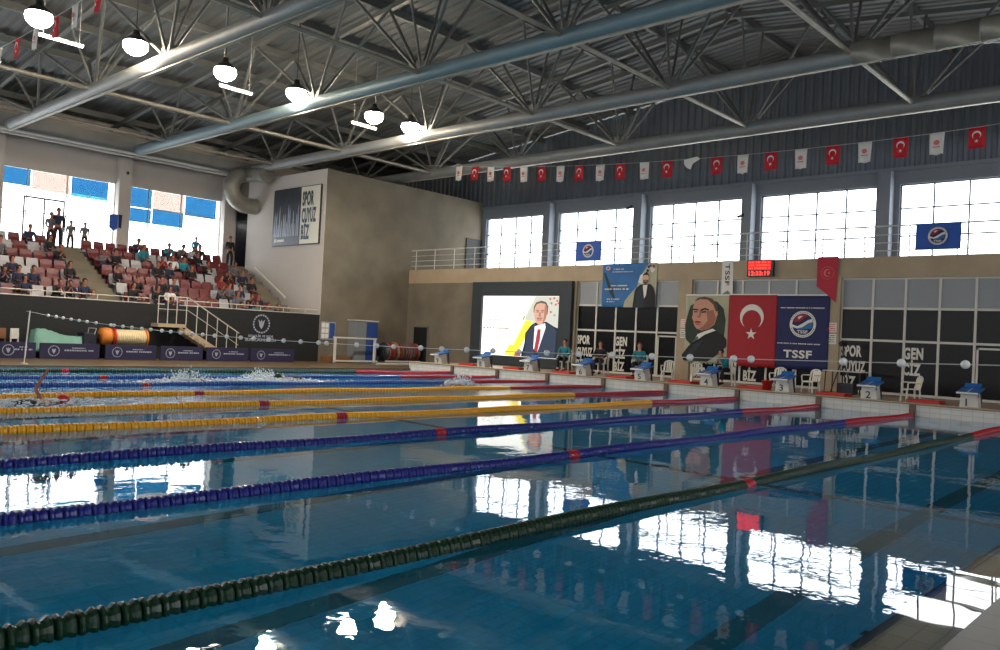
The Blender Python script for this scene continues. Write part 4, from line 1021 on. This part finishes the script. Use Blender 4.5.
def body_meshes(kind):
    J = pose(kind); g = lambda k, r: (k, J[k], r)
    hand = []
    for s in 'LR':
        w_, h_ = Vector(J['wr'+s]), Vector(J['ha'+s]); d = (h_-w_).normalized(); sd = d.cross(Vector((0, 0, 1))) if abs(d.z) < .8 else Vector((0, 1, 0)); sd.normalize()
        for q, L in ((-.032, .060), (-.012, .075), (.010, .072), (.03, .055)):
            b0 = h_+sd*q*.8; hand.append([('ha'+s, tuple(h_), .028), (None, tuple(b0+d*L*.5), .010), (None, tuple(b0+d*L+Vector((0, -.012, -.008))), .008)])
        hand.append([('ha'+s, tuple(h_), .028), (None, tuple(h_+sd*(-.045)+d*.012), .011), (None, tuple(h_+sd*(-.055)+d*.045), .009)])
    body = [[g('pel', .11), g('bel', .10), g('che', (.13, .10)), g('neck', .055), g('chin', .062), g('head', (.078, .092)), g('top', .055)],
            [g('che', .12), g('shL', .052), g('elL', .040), g('wrL', .028), g('haL', .030)], [g('che', .12), g('shR', .052), g('elR', .040), g('wrR', .028), g('haR', .030)],
            [g('pel', .11), g('hiL', .085), g('knL', .055), g('anL', .038), g('toL', .035)], [g('pel', .11), g('hiR', .085), g('knR', .055), g('anR', .038), g('toR', .035)]]+hand
    md = lambda a, b, t: tuple(Vector(J[a]).lerp(Vector(J[b]), t))
    shirt = [[g('pel', (.135, .12)), g('bel', (.128, .115)), g('che', (.155, .12)), ('nk', md('che', 'neck', .75), .075)],
             [g('che', .14), g('shL', .072), g('elL', .054), ('e1', md('elL', 'wrL', .85), .042)], [g('che', .14), g('shR', .072), g('elR', .054), ('e2', md('elR', 'wrR', .85), .042)]]
    trou = [[g('pel', (.13, .12)), ('b', md('pel', 'bel', .4), .125)], [g('pel', .125), g('hiL', .105), g('knL', .074), ('a1', md('knL', 'anL', .9), .056)],
            [g('pel', .125), g('hiR', .105), g('knR', .074), ('a2', md('knR', 'anR', .9), .056)]]
    hd = Vector(J['head']); b = MB(); b.ball((hd.x, hd.y+.022, hd.z+.035), .105, n=14, m=9, sq=(.86, 1.0, .95)); h = b.build('hair', 'hair'); hm = h.data; bpy.data.objects.remove(h)
    for v in hm.vertices:
        if v.co.y < hd.y-.055 and v.co.z < hd.z+.06: v.co.y = hd.y-.03
        if v.co.z < hd.z-.04: v.co.z = hd.z-.04
    b = MB()
    for s in (-1, 1): b.ball((hd.x+.03*s, hd.y-.085, hd.z), .011, n=8, m=6)
    b.box(hd.x-.024, hd.x+.024, hd.y-.092, hd.y-.08, hd.z-.062, hd.z-.054); f = b.build('face', 'hair'); fmz = f.data; bpy.data.objects.remove(f)
    b = MB(); b.add([(hd.x-.014, hd.y-.082, hd.z-.03), (hd.x+.014, hd.y-.082, hd.z-.03), (hd.x, hd.y-.115, hd.z-.03), (hd.x, hd.y-.085, hd.z+.012)], [(0, 1, 2), (0, 2, 3), (1, 3, 2), (0, 3, 1)])
    for s in (-1, 1): b.ball((hd.x+.083*s, hd.y+.005, hd.z-.01), .022, n=8, m=6, sq=(.5, .8, 1.2))
    e = b.build('nose_and_ears', 'skin'); em = e.data; bpy.data.objects.remove(e)
    sh = []
    for s in 'LR':
        b = MB(); a, to = Vector(J['an'+s]), Vector(J['to'+s]); b.tube([(a.x, a.y+.05, a.z-.04), (a.x, a.y, a.z-.035), (to.x, to.y, to.z), (to.x, to.y-.06, to.z-.005)], [.035, .05, .045, .025], n=10)
        x = b.build('shoe', 'black_cloth'); sh.append(x.data); bpy.data.objects.remove(x)
    return dict(body=skin_mesh('body', body, 'skin', 1), shirt=skin_mesh('shirt', shirt, 'black_cloth'), trousers=skin_mesh('trousers', trou, 'black_cloth'), hair=hm, face=fmz, nose_and_ears=em, shoeL=sh[0], shoeR=sh[1])
POSES = {k: body_meshes(k) for k in ('stand', 'sit', 'lean')}
def person(kind, loc, rz, shirt, trousers, hair, label, group=None, skin='skin', sc=1., detail=True):
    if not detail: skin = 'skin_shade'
    D = POSES[kind]
    def mk(n, d, m, par):
        o = bpy.data.objects.new(n, d); COL.objects.link(o)
        if par: o.parent = par
        if m: o.material_slots[0].link = 'OBJECT'; o.material_slots[0].material = MATS[m]
        return o
    r = mk('person', D['body'], skin, None); r.location = loc; r.rotation_euler = (0, 0, rz); r.scale = (sc, sc, sc)
    mk('shirt', D['shirt'], shirt, r); mk('trousers', D['trousers'], trousers, r); mk('hair', D['hair'], hair, r)
    if detail: mk('face', D['face'], 'hair', r); mk('nose_and_ears', D['nose_and_ears'], skin, r)
    mk('shoe', D['shoeL'], 'black_cloth', r); mk('shoe', D['shoeR'], 'black_cloth', r)
    meta(r, label, 'person', group); return r
# figures face -Y at rz 0; -X is rz = -pi/2
DF = DZ-.02
person('sit', (26.4, col_to_Y(640, 26.4, 1.2), DF+.42), -PI/2+.3, 'teal_cloth', 'black_cloth', 'hair_brown', 'person in a teal shirt sitting behind the fifth starting block from the right')
person('sit', (26.6, col_to_Y(601, 26.6, 1.2), DF+.42), -PI/2+.3, 'black_cloth', 'navy_cloth', 'hair', 'person in dark clothes sitting before the window letters')
person('sit', (26.2, col_to_Y(565, 26.2, .9), DF+.42), -PI/2+.3, 'teal_cloth', 'black_cloth', 'hair', 'person in teal sitting on a chair below the lit screen')
person('lean', (25.9, col_to_Y(727, 25.9, .9), DF+.42), -PI/2-.2, 'teal_cloth', 'black_cloth', 'hair', 'person in teal bending forward on a chair under the portrait banner')

# ================================================================== STAND: SEATS AND SPECTATORS
def seat_mesh(m):
    b = MB()
    # back shell and pan, facing -Y, floor at z = 0
    vs = [(-.215, .10, .40), (.215, .10, .40), (.225, .19, .62), (.20, .24, .82), (-.20, .24, .82), (-.225, .19, .62)]
    n = 6; b.add(vs+[(x, y+.035, z) for x, y, z in vs], [(0, 1, 2, 5), (5, 2, 3, 4), (6, 11, 8, 7), (11, 10, 9, 8), (0, 6, 7, 1), (1, 7, 8, 2), (2, 8, 9, 3), (3, 9, 10, 4), (4, 10, 11, 5), (5, 11, 6, 0)])
    vs = [(-.21, -.24, .40), (.21, -.24, .40), (.20, .12, .42), (-.20, .12, .42)]
    b.add(vs+[(x, y, z-.05) for x, y, z in vs], [(0, 1, 2, 3), (7, 6, 5, 4), (0, 4, 5, 1), (1, 5, 6, 2), (2, 6, 7, 3), (3, 7, 4, 0)])
    b.box(-.03, .03, .02, .14, .0, .38); o = b.build('stadium_chair', m); return o
SP = {'r': seat_mesh('seat_red'), 'w': seat_mesh('seat_white')}
used = {'r': False, 'w': False}
ORD = ['front', 'second', 'third', 'fourth', 'fifth', 'sixth', 'seventh', 'top']
NUM = ['first', 'second', 'third', 'fourth', 'fifth', 'sixth', 'seventh', 'eighth', 'ninth', 'tenth', 'eleventh', 'twelfth', 'thirteenth', 'fourteenth']
rnd = random.Random(11)
spots = []
for r in range(NR):
    y = YS0+TR*r+.42; z = ZS0+RS*r
    for side, x0, dx, n in (('left', 13.0, -.52, 10), ('right', 14.62, .52, 13)):
        for i in range(n):
            x = x0+dx*i-(.26 if side == 'left' else 0)
            c = 'w' if rnd.random() < .30 else 'r'
            if not used[c]: o = SP[c]; used[c] = True
            else: o = SP[c].copy(); COL.objects.link(o)
            o.location = (x, y, z)
            meta(o, '%s stadium chair, %s row, %s %s of the aisle steps' % ({'r': 'red', 'w': 'white'}[c], ORD[r], NUM[i], side), 'stadium chair', 'red and white chairs of the stand')
            spots.append((r, side, i, x, y, z))
shirts = ['black_cloth']*5+['navy_cloth']*4+['grey_cloth']*2+['red_cloth', 'white_cloth', 'teal_cloth']
names = {'black_cloth': 'black', 'navy_cloth': 'navy', 'grey_cloth': 'grey', 'red_cloth': 'red', 'white_cloth': 'white', 'teal_cloth': 'teal'}
def dens(r, side, i):
    if side == 'right':
        if r <= 2 and i >= 8: return .85
        if r <= 2 and i <= 2: return .75
        return .30
    if r == 0: return .35
    return .28
for (r, side, i, x, y, z) in spots:
    if rnd.random() < dens(r, side, i):
        s = rnd.choice(shirts); k = rnd.choice(['sit', 'lean', 'sit'])
        person(k, (x, y-.03, z+.33), rnd.uniform(-.35, .35), s, rnd.choice(['black_cloth', 'navy_cloth']), rnd.choice(['hair', 'hair', 'hair_brown']),
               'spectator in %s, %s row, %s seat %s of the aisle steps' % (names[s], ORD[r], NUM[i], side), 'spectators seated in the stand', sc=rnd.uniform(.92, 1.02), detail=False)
ST = [(58, 4.72, 'dark', 'navy_cloth', 'standing before the glass door at the top of the stand'), (51, 4.72, '', 'grey_cloth', 'standing left of the glass door figure, partly merged with it'), (71, 4.5, '', 'grey_cloth', 'standing behind the top row just right of the glass door'),
      (85, 4.4, '', 'grey_cloth', 'standing behind the top row between glass door and column'), (196, 4.4, '', 'teal_cloth', 'standing alone before the right stand window'), (230, 4.4, '', 'black_cloth', 'standing at the mouth of the dark passage beside the block')]
def col_to_X(px, Y, z):
    lo, hi = -5.0, 40.0
    for _ in range(50):
        md = (lo+hi)/2; d = Vector((md, Y, z-CAMZ)); u_ = 500+FPX*d.dot(r2)/d.dot(fw)
        if u_ < px: lo = md
        else: hi = md
    return (lo+hi)/2
for px, z, _, s, tx in ST:
    Y = 39.2
    person('stand', (col_to_X(px, Y, 5.5), Y, 4.45), rnd.uniform(-.5, .5), s, 'black_cloth', 'hair', 'person in %s %s' % (names[s], tx), None, sc=1.08 if px == 58 else .80 if px in (71, 85, 196) else .95, detail=False)
# front railing of the stand
t = empty('stand_railing', (0, YC+.06, 2.2)); meta(t, 'pale metal railing along the top of the black stand wall', 'railing')
for z in (.02, .22): b = MB(); b.cyl((-8, 0, z), (14.7, 0, z), .02, n=8); b.cyl((15.9, 0, z), (XC-.1, 0, z), .02, n=8); b.build('rail', 'rail_paint', t)
x = -8
while x < XC:
    if not (14.75 < x < 15.85): b = MB(); b.cyl((x, 0, -.02), (x, 0, .24), .018, n=6); b.build('post', 'rail_paint', t)
    x += 1.15
# stair handrail by the block
t = empty('stair_handrail', (XC-.16, YC, 0)); meta(t, 'pale sloping handrail fixed along the block wall beside the stand steps', 'handrail')
b = MB(); b.obb((0, 2.75, 2.97), (0, 5.6, 4.50), .05, .09); b.build('rail', 'off_white', t)
for q in (0.1, .5, .9): b = MB(); b.cyl((0, 2.75+2.85*q, 2.95+1.53*q), (.1, 2.75+2.85*q, 2.85+1.53*q), .015, n=6); b.build('bracket', 'rail_paint', t)
# gate platform and side stair in front of the stand
t = empty('side_stair', (14.75, YC-.62, .04)); meta(t, 'concrete stair with railings coming down in front of the black stand wall', 'stair')
b = MB(); b.box(0, 1.15, .0, .60, 1.28, 1.42); b.build('landing', 'concrete_band', t)
b = MB(); N_ = 8
for i in range(N_): b.box(1.15+.28*i, 1.15+.28*(i+1)+.03, .0, .60, 1.28-.16*(i+1)-.12, 1.28-.16*(i+1)+.02)
b.build('steps', 'concrete_band', t)
b = MB(); b.obb((1.1, .06, 1.2), (1.15+.28*N_, .06, 1.2-.16*N_-.02), .06, .24); b.obb((1.1, .54, 1.2), (1.15+.28*N_, .54, 1.2-.16*N_-.02), .06, .24); b.build('stringer', 'concrete_band', t)
for yy in (0.03,):
    b = MB(); b.tube([(0, yy, 2.48), (1.2, yy, 2.48), (3.5, yy, 1.16)], .022, n=8); b.build('handrail', 'rail_paint', t)
    b = MB(); b.tube([(0, yy, 1.98), (1.2, yy, 1.98), (3.5, yy, .66)], .012, n=6); b.build('midrail', 'rail_paint', t)
    for x in (0.0, .38, .75, 1.15, 1.6, 2.05, 2.5, 2.95, 3.4):
        zt = 2.48 if x <= 1.2 else 2.48-(x-1.2)*1.32/2.3; zb = 1.42 if x <= 1.15 else max(.0, 1.28-.16*(int((x-1.15)/.28)+1))
        b = MB(); b.cyl((x, yy, zb), (x, yy, zt), .02, n=6); b.build('baluster', 'rail_paint', t)

# ================================================================== FAR DECK
def emb_round(mb, x, z, r, fr_y):
    f = FY(0, fr_y, 0)
    for k in range(20):
        a0 = 2*PI*k/20; a1 = a0+.22
        mb.poly([(x+r*math.cos(a0), z+r*math.sin(a0)), (x+r*math.cos(a1), z+r*math.sin(a1)), (x+r*.84*math.cos(a1), z+r*.84*math.sin(a1)), (x+r*.84*math.cos(a0), z+r*.84*math.sin(a0))], .003, f)
    mb.poly([(x-.38*r, z+.45*r), (x-.1*r, z+.2*r), (x, z+.45*r), (x+.1*r, z+.2*r), (x+.38*r, z+.45*r), (x+.22*r, z-.2*r), (x, z-.55*r), (x-.22*r, z-.2*r)], .003, f)
def strokes(mb, x, z, w, h, y, seed):
    rd = random.Random(seed); q = x; f = FY(0, y, 0)
    while q < x+w:
        L = rd.uniform(.8, 1.8)*h; mb.poly([(q, z), (min(q+L, x+w), z), (min(q+L, x+w), z+h), (q, z+h)], .003, f); q += L+h*(.4 if rd.random() < .8 else 1.2)
BARS = [(7.5, 9.2, 'leftmost purple barrier panel, cut by the photo edge'), (9.22, 10.32, 'short purple barrier panel left of the white post'), (10.45, 12.45, 'purple barrier panel in front of the green covered pile'), (12.66, 14.55, 'purple barrier panel in front of the cream reel'), (14.72, 16.45, 'purple barrier panel right of the cream reel'), (16.62, 18.45, 'purple barrier panel at the foot of the side stair'), (18.6, 20.7, 'rightmost purple barrier panel under the wall emblem')]
for x0, x1, lab in BARS:
    t = empty('barrier_panel', ((x0+x1)/2, 31.0, .04)); meta(t, lab, 'barrier', 'purple barrier panels along the far deck')
    w_ = (x1-x0)/2; b = MB(); b.box(-w_, w_, -.04, .04, .0, .55); b.build('board', 'banner_purple', t, bevel=.01)
    b = MB(); emb_round(b, -w_*.55, .28, .19, -.04); strokes(b, -w_*.2, .28, w_*1.0, .05, -.04, int(x0*7)); strokes(b, w_*.05, .37, w_*.45, .035, -.04, int(x0*5)); b.build('print', 'photo_light', t)
    for s in (-1, 1): b = MB(); b.box(w_*.7*s-.03, w_*.7*s+.03, -.05, .28, 0, .03); b.build('foot', 'black', t)
# emblem and letters on the stand wall
t = empty('wall_emblem', (19.65, YC, 1.62)); meta(t, 'pale round emblem with two text lines on the black stand wall', 'emblem')
b = MB(); emb_round(b, 0, .02, .42, -.0); b.build('badge', 'photo_light', t)
b = MB(); put_text(b, 'GENÇLİK VE SPOR', FY(0, 0, 0), -.62, -.56, .09, w=1.24, off=.002); put_text(b, 'BAKANLIĞI', FY(0, 0, 0), -.75, -.74, .11, w=1.5, off=.002); b.build('lettering', 'photo_light', t)
# reels
def reel(loc, L, r, ms, label, nm='rope_reel'):
    t = empty(nm, loc); meta(t, label, 'reel')
    b = MB(); pr = [(.05, -L/2)]; n = int(L/.07)
    for i in range(n): x = -L/2+.02+(L-.04)*i/n; pr += [(r*.9, x), (r, x+.02), (r, x+.045), (r*.9, x+.06)]
    pr.append((.05, L/2)); b.lathe(pr, n=20, axis='X'); b.build('wound_rope', ms[0], t)
    for s in (-1, 1):
        b = MB(); b.lathe([(0, -.02), (r*1.08, -.02), (r*1.08, .02), (0, .02)], c=(s*(L/2+.03), 0, 0), n=24, axis='X'); b.build('end_disc', ms[1], t)
        b = MB(); b.obb((s*(L/2+.08), -.0, 0), (s*(L/2+.08), -.3, -loc[2]+.06), .05, .05); b.obb((s*(L/2+.08), 0, 0), (s*(L/2+.08), .3, -loc[2]+.06), .05, .05); b.build('stand_frame', 'cable', t)
    return t
t = reel((13.75, 31.55, .86), 1.15, .30, ('reel_cream', 'reel_orange'), 'cream wound rope reel with orange end discs behind the purple barriers')
b = MB(); b.lathe([(0, -.22), (.3, -.22), (.33, 0), (.3, .14), (0, .14)], c=(-.85, 0, .02), n=20, axis='X'); b.build('orange_roll', 'reel_orange', t)
b = MB(); b.lathe([(.30, -.03), (.345, -.03), (.345, .03), (.30, .03)], c=(-.62, 0, 0), n=20, axis='X'); b.build('red_band', 'rope_red', t)
# multicoloured reel on the right, on the low platform
t = empty('rope_trolley', (26.75, 31.0, .1)); meta(t, 'trolley drum wound with dark red and cream lane ropes by the corner wall', 'trolley')
b = MB(); rd = random.Random(4)
for i in range(26):
    x = -.95+i*.074; b.cur = rd.choice([0, 1, 2, 0, 3]); r = rd.uniform(.42, .50)
    b.lathe([(r*.7, x), (r, x+.015), (r, x+.055), (r*.7, x+.07)], c=(0, 0, .5), n=18, axis='X')
b.build('wound_ropes', ['red_cloth', 'ledge_tile', 'hair_brown', 'grey_cloth'], t)
for s in (-1, 1): b = MB(); b.lathe([(0, -.02), (.46, -.02), (.46, .02), (0, .02)], c=(s*1.0, 0, .5), n=24, axis='X'); b.obb((s*1.05, -.3, .04), (s*1.05, 0, .5), .05, .05); b.obb((s*1.05, .3, .04), (s*1.05, 0, .5), .05, .05); b.build('side_frame', 'cable', t)
b = MB(); b.box(-1.1, 1.1, -.32, -.26, .02, .1); b.build('base_bar', 'white_paint', t)
# low frame (bench rail) and white bars
t = empty('steel_frame', (23.75, 30.9, .04)); meta(t, 'low pale metal frame standing before the notice board and cabinet', 'frame')
for x in (-.95, .0+1.35): b = MB(); b.cbox((x, 0, .58), (.10, .10, 1.16)); b.build('upright', 'white_paint', t, bevel=.01)
b = MB(); b.cbox((.2, 0, 1.16), (2.5, .08, .07)); b.build('top_bar', 'white_paint', t)
b = MB(); b.cbox((.2, -.1, .1), (2.5, .09, .07)); b.build('foot_bar', 'white_paint', t)
b = MB(); b.box(-1.3, 1.3, -.06, .06, 0, .09); o = b.build('long_white_bar', 'white_paint', loc=(25.5, 29.6, .04), bevel=.02); meta(o, 'long white bar lying on the far deck before the metal frame', 'bar')
b = MB(); b.box(-.8, .8, -.2, .2, 0, .12); b.box(-.7, .7, -.18, .18, .12, .3); o = b.build('wood_stack', 'wood', loc=(23.3, 31.45, .04), bevel=.01); meta(o, 'low stack of brown boards against the wall behind the metal frame', 'boards')
# notice board, grey and blue cabinet
t = empty('notice_board', (23.15, YC-.02, 1.35)); meta(t, 'white notice board with small printed sheets near the block corner', 'notice board')
b = MB(); b.box(-.42, .40, -.03, 0, -.28, .55); b.build('board', 'photo_light', t, bevel=.005)
b = MB(); b.cur = 0
for i in range(2):
    for j in range(3): b.box(-.37+.2*i, -.20+.2*i, -.04, -.03, -.22+.25*j, -.02+.25*j)
b.build('paper_sheets', 'flag_white', t)
b = MB(); b.box(.06, .36, -.04, -.03, -.22, .5); b.build('blue_poster', 'cabinet_blue', t)
t = empty('storage_cabinet', (24.95, YC-.35, .04)); meta(t, 'grey cabinet with a blue right door against the corner wall', 'cabinet')
b = MB(); b.box(-.68, .68, -.25, .3, .0, 1.98); b.build('cabinet_body', 'cabinet_grey', t, bevel=.01)
b = MB(); b.box(-.65, -.02, -.28, -.25, .1, 1.93); b.build('door', 'cabinet_grey', t); b = MB(); b.box(.02, .65, -.28, -.25, .1, 1.93); bd_ = b.build('door', 'cabinet_blue', t); bd_['label'] = 'blue door'; b = MB(); b.cyl((.1, -.3, .95), (.1, -.3, 1.15), .012, n=6); b.build('door_handle', 'chrome', bd_)
b = MB(); b.box(-.72, .72, -.3, .32, 1.98, 2.03); b.build('cabinet_top', 'white_paint', t)
# pile on the left: covered goods and seats
t = empty('covered_pile', (11.15, 31.55, .04)); meta(t, 'pile under a pale green sheet behind the purple barriers', 'covered pile')
vs = []; n = 18; m = 8; rd = random.Random(8)
for j in range(m+1):
    for i in range(n+1):
        u_ = i/n; v_ = j/m; h = .92+.12*math.sin(u_*5+1)-.25*max(0, .2-u_)*5*.3-.35*max(0, u_-.8)
        vs.append((-.85+1.7*u_, -.38+.75*v_, h*(1 if 0 < j < m else .25)*(1 if 0 < i < n else .35)+rd.uniform(-.02, .02)))
b = MB(); b.add(vs, [(j*(n+1)+i, j*(n+1)+i+1, (j+1)*(n+1)+i+1, (j+1)*(n+1)+i) for j in range(m) for i in range(n)], True); b.build('green_sheet', 'tarp_green', t)
b = MB(); b.box(-.7, .7, -.25, .25, 0, .5); b.build('boxes_beneath', 'block_dark', t)
for i, (x, m1, lab) in enumerate([(9.45, 'wood', 'brown wooden chair with orange seat behind the leftmost barriers'), (10.0, 'white_paint', 'pale bench seat behind the barriers by the white post')]):
    t = empty('side_chair', (x, 31.6, .04), .2+i*.5); meta(t, lab, 'chair')
    b = MB(); b.cbox((0, 0, .46), (.46, .44, .05)); b.build('seat', 'reel_orange' if i == 0 else m1, t, bevel=.01)
    b = MB(); b.cbox((0, .2, .82), (.44, .04, .36)); b.build('backrest', m1, t, bevel=.01)
    for a in (-.2, .2):
        for c in (-.18, .19): b = MB(); b.cbox((a, c, .22 if c < 0 else .42), (.035, .035, .44 if c < 0 else .84)); b.build('leg', m1, t)
for i, (x, ms, lab) in enumerate([(10.9, 'red_cloth', 'person in dark red seated behind the green covered pile'), (11.6, 'black_cloth', 'person in black seated right of the one in dark red, behind the pile'), (12.55, 'black_cloth', 'person in black beside the cream reel')]):
    pass
for i, (x, m_, lab) in enumerate([(12.15, 'block_dark', 'dark box trolley between green pile and cream reel')]):
    t = empty('kit_trolley', (x, 31.55, .04)); meta(t, lab, 'trolley')
    b = MB(); b.box(-.16, .28, -.3, .3, .12, .95); b.build('box', m_, t, bevel=.03); b = MB(); b.tube([(.2, -.3, .9), (.22, -.4, 1.12), (.22, .3, 1.12), (.2, .3, .9)], .015, n=6); b.build('handle', 'white_paint', t)
    for a in (-.12, .2): b = MB(); b.lathe([(0, -.02), (.06, -.02), (.06, .02), (0, .02)], c=(a, -.25, .06), n=12, axis='Y'); b.build('wheel', 'black', t)

# ================================================================== SWIMMERS AND SPLASHES
def splash(loc, w, l, h, n, label, seed):
    rd = random.Random(seed); b = MB()
    for i in range(int(n*2.2)):
        a = rd.gauss(0, .35); c = rd.gauss(0, .35); s = math.exp(-(a*a+c*c)*2.2)
        hz = abs(rd.gauss(0, 1))*h*.45*s; r = rd.uniform(.006, .026)*(1.0 if hz < .1 else .75); b.ball((a*l, c*w, hz), r, n=5, m=3, sq=(rd.uniform(.8, 3.5) if hz < .1 else 1, rd.uniform(.8, 1.6), rd.uniform(.4, 1) if hz < .1 else rd.uniform(1, 2.6)))
    o = b.build('water_splash', 'foam', loc=loc); meta(o, label, 'splash', None, 'stuff'); return o
def swimmer(loc, rz, cap, label, arm=True):
    J = [[('b', (0, 0, -.02), (.13, .09)), ('c', (.25, 0, .0), (.16, .10)), ('n', (.42, 0, .02), .06), ('h', (.56, 0, .05), (.085, .09)), ('t', (.66, 0, .05), .06)],
         [('b', (0, 0, -.02), (.13, .09)), ('p', (-.28, 0, -.05), (.12, .08)), ('k1', (-.7, .1, -.1), .05), ('f1', (-1.1, .1, -.08), .03), ('g1', (-1.28, .1, -.05), .02)], [('p', (-.28, 0, -.05), .12), ('k2', (-.7, -.1, -.12), .05), ('f2', (-1.1, -.1, -.14), .03)],
         [('c', (.25, 0, 0), .15), ('s1', (.32, .2, .04), .05), ('e1', (.25, .30, .24 if arm else .0), .035), ('w1', (.36, .31, .46 if arm else -.1), .024), ('m1', (.41, .31, .53 if arm else -.12), .028), ('x1', (.45, .31, .60 if arm else -.14), .014)],
         [('c', (.25, 0, 0), .15), ('s2', (.32, -.2, -.04), .05), ('e2', (.55, -.28, -.10), .04), ('w2', (.8, -.25, -.1), .028), ('m2', (.9, -.25, -.1), .03)]]
    d = skin_mesh('swimmer_body', J, 'skin_shade'); r = bpy.data.objects.new('person', d); COL.objects.link(r); r.location = loc; r.rotation_euler = (0, 0, rz); meta(r, label, 'person')
    b = MB(); b.ball((.60, 0, .075), .112, n=14, m=8, sq=(1, .9, .9)); b.build('swim_cap', cap, r)
    b = MB(); b.ball((-.02, 0, -.01), .17, n=12, m=8, sq=(1.6, .95, .62)); b.build('swimsuit', 'black_cloth', r)
    return r
swimmer((5.0, 15.35, .0), 0, 'brick_red_plastic', 'swimmer with a red cap and raised arm between two yellow ropes at left')
swimmer((3.9, 15.6, .0), PI, 'brick_red_plastic', 'swimmer with a red cap half under water at the left edge', arm=False)
swimmer((11.1, 20.5, .0), PI, 'black_cloth', 'swimmer making a splash in the far blue lanes, left of the other', arm=False)
swimmer((14.2, 21.1, .0), PI, 'black_cloth', 'swimmer making a splash in the far blue lanes, below the side stair', arm=False)
swimmer((18.1, 18.0, .0), PI, 'white_cloth', 'swimmer with white cap near the red rope ends below the screen', arm=False)
splash((5.2, 15.4, .01), .7, 2.2, .12, 260, 'foam around the swimmer between the two yellow ropes at left', 1)
splash((3.2, 15.5, .01), .7, 1.8, .10, 160, 'foam at the left photo edge between yellow ropes', 5)
splash((10.4, 20.4, .01), .5, .9, .36, 200, 'tall splash in the far blue lanes, left of the other', 2)
splash((13.3, 21.5, .01), .5, 1.0, .34, 190, 'tall splash in the far blue lanes, below the side stair', 3)
splash((12.0, 20.3, .01), .9, 4.0, .12, 420, 'long low trail of foam in the far blue lanes', 4)
splash((18.1, 18.0, .01), .45, .8, .42, 220, 'splash around the swimmer near the red rope ends', 6)
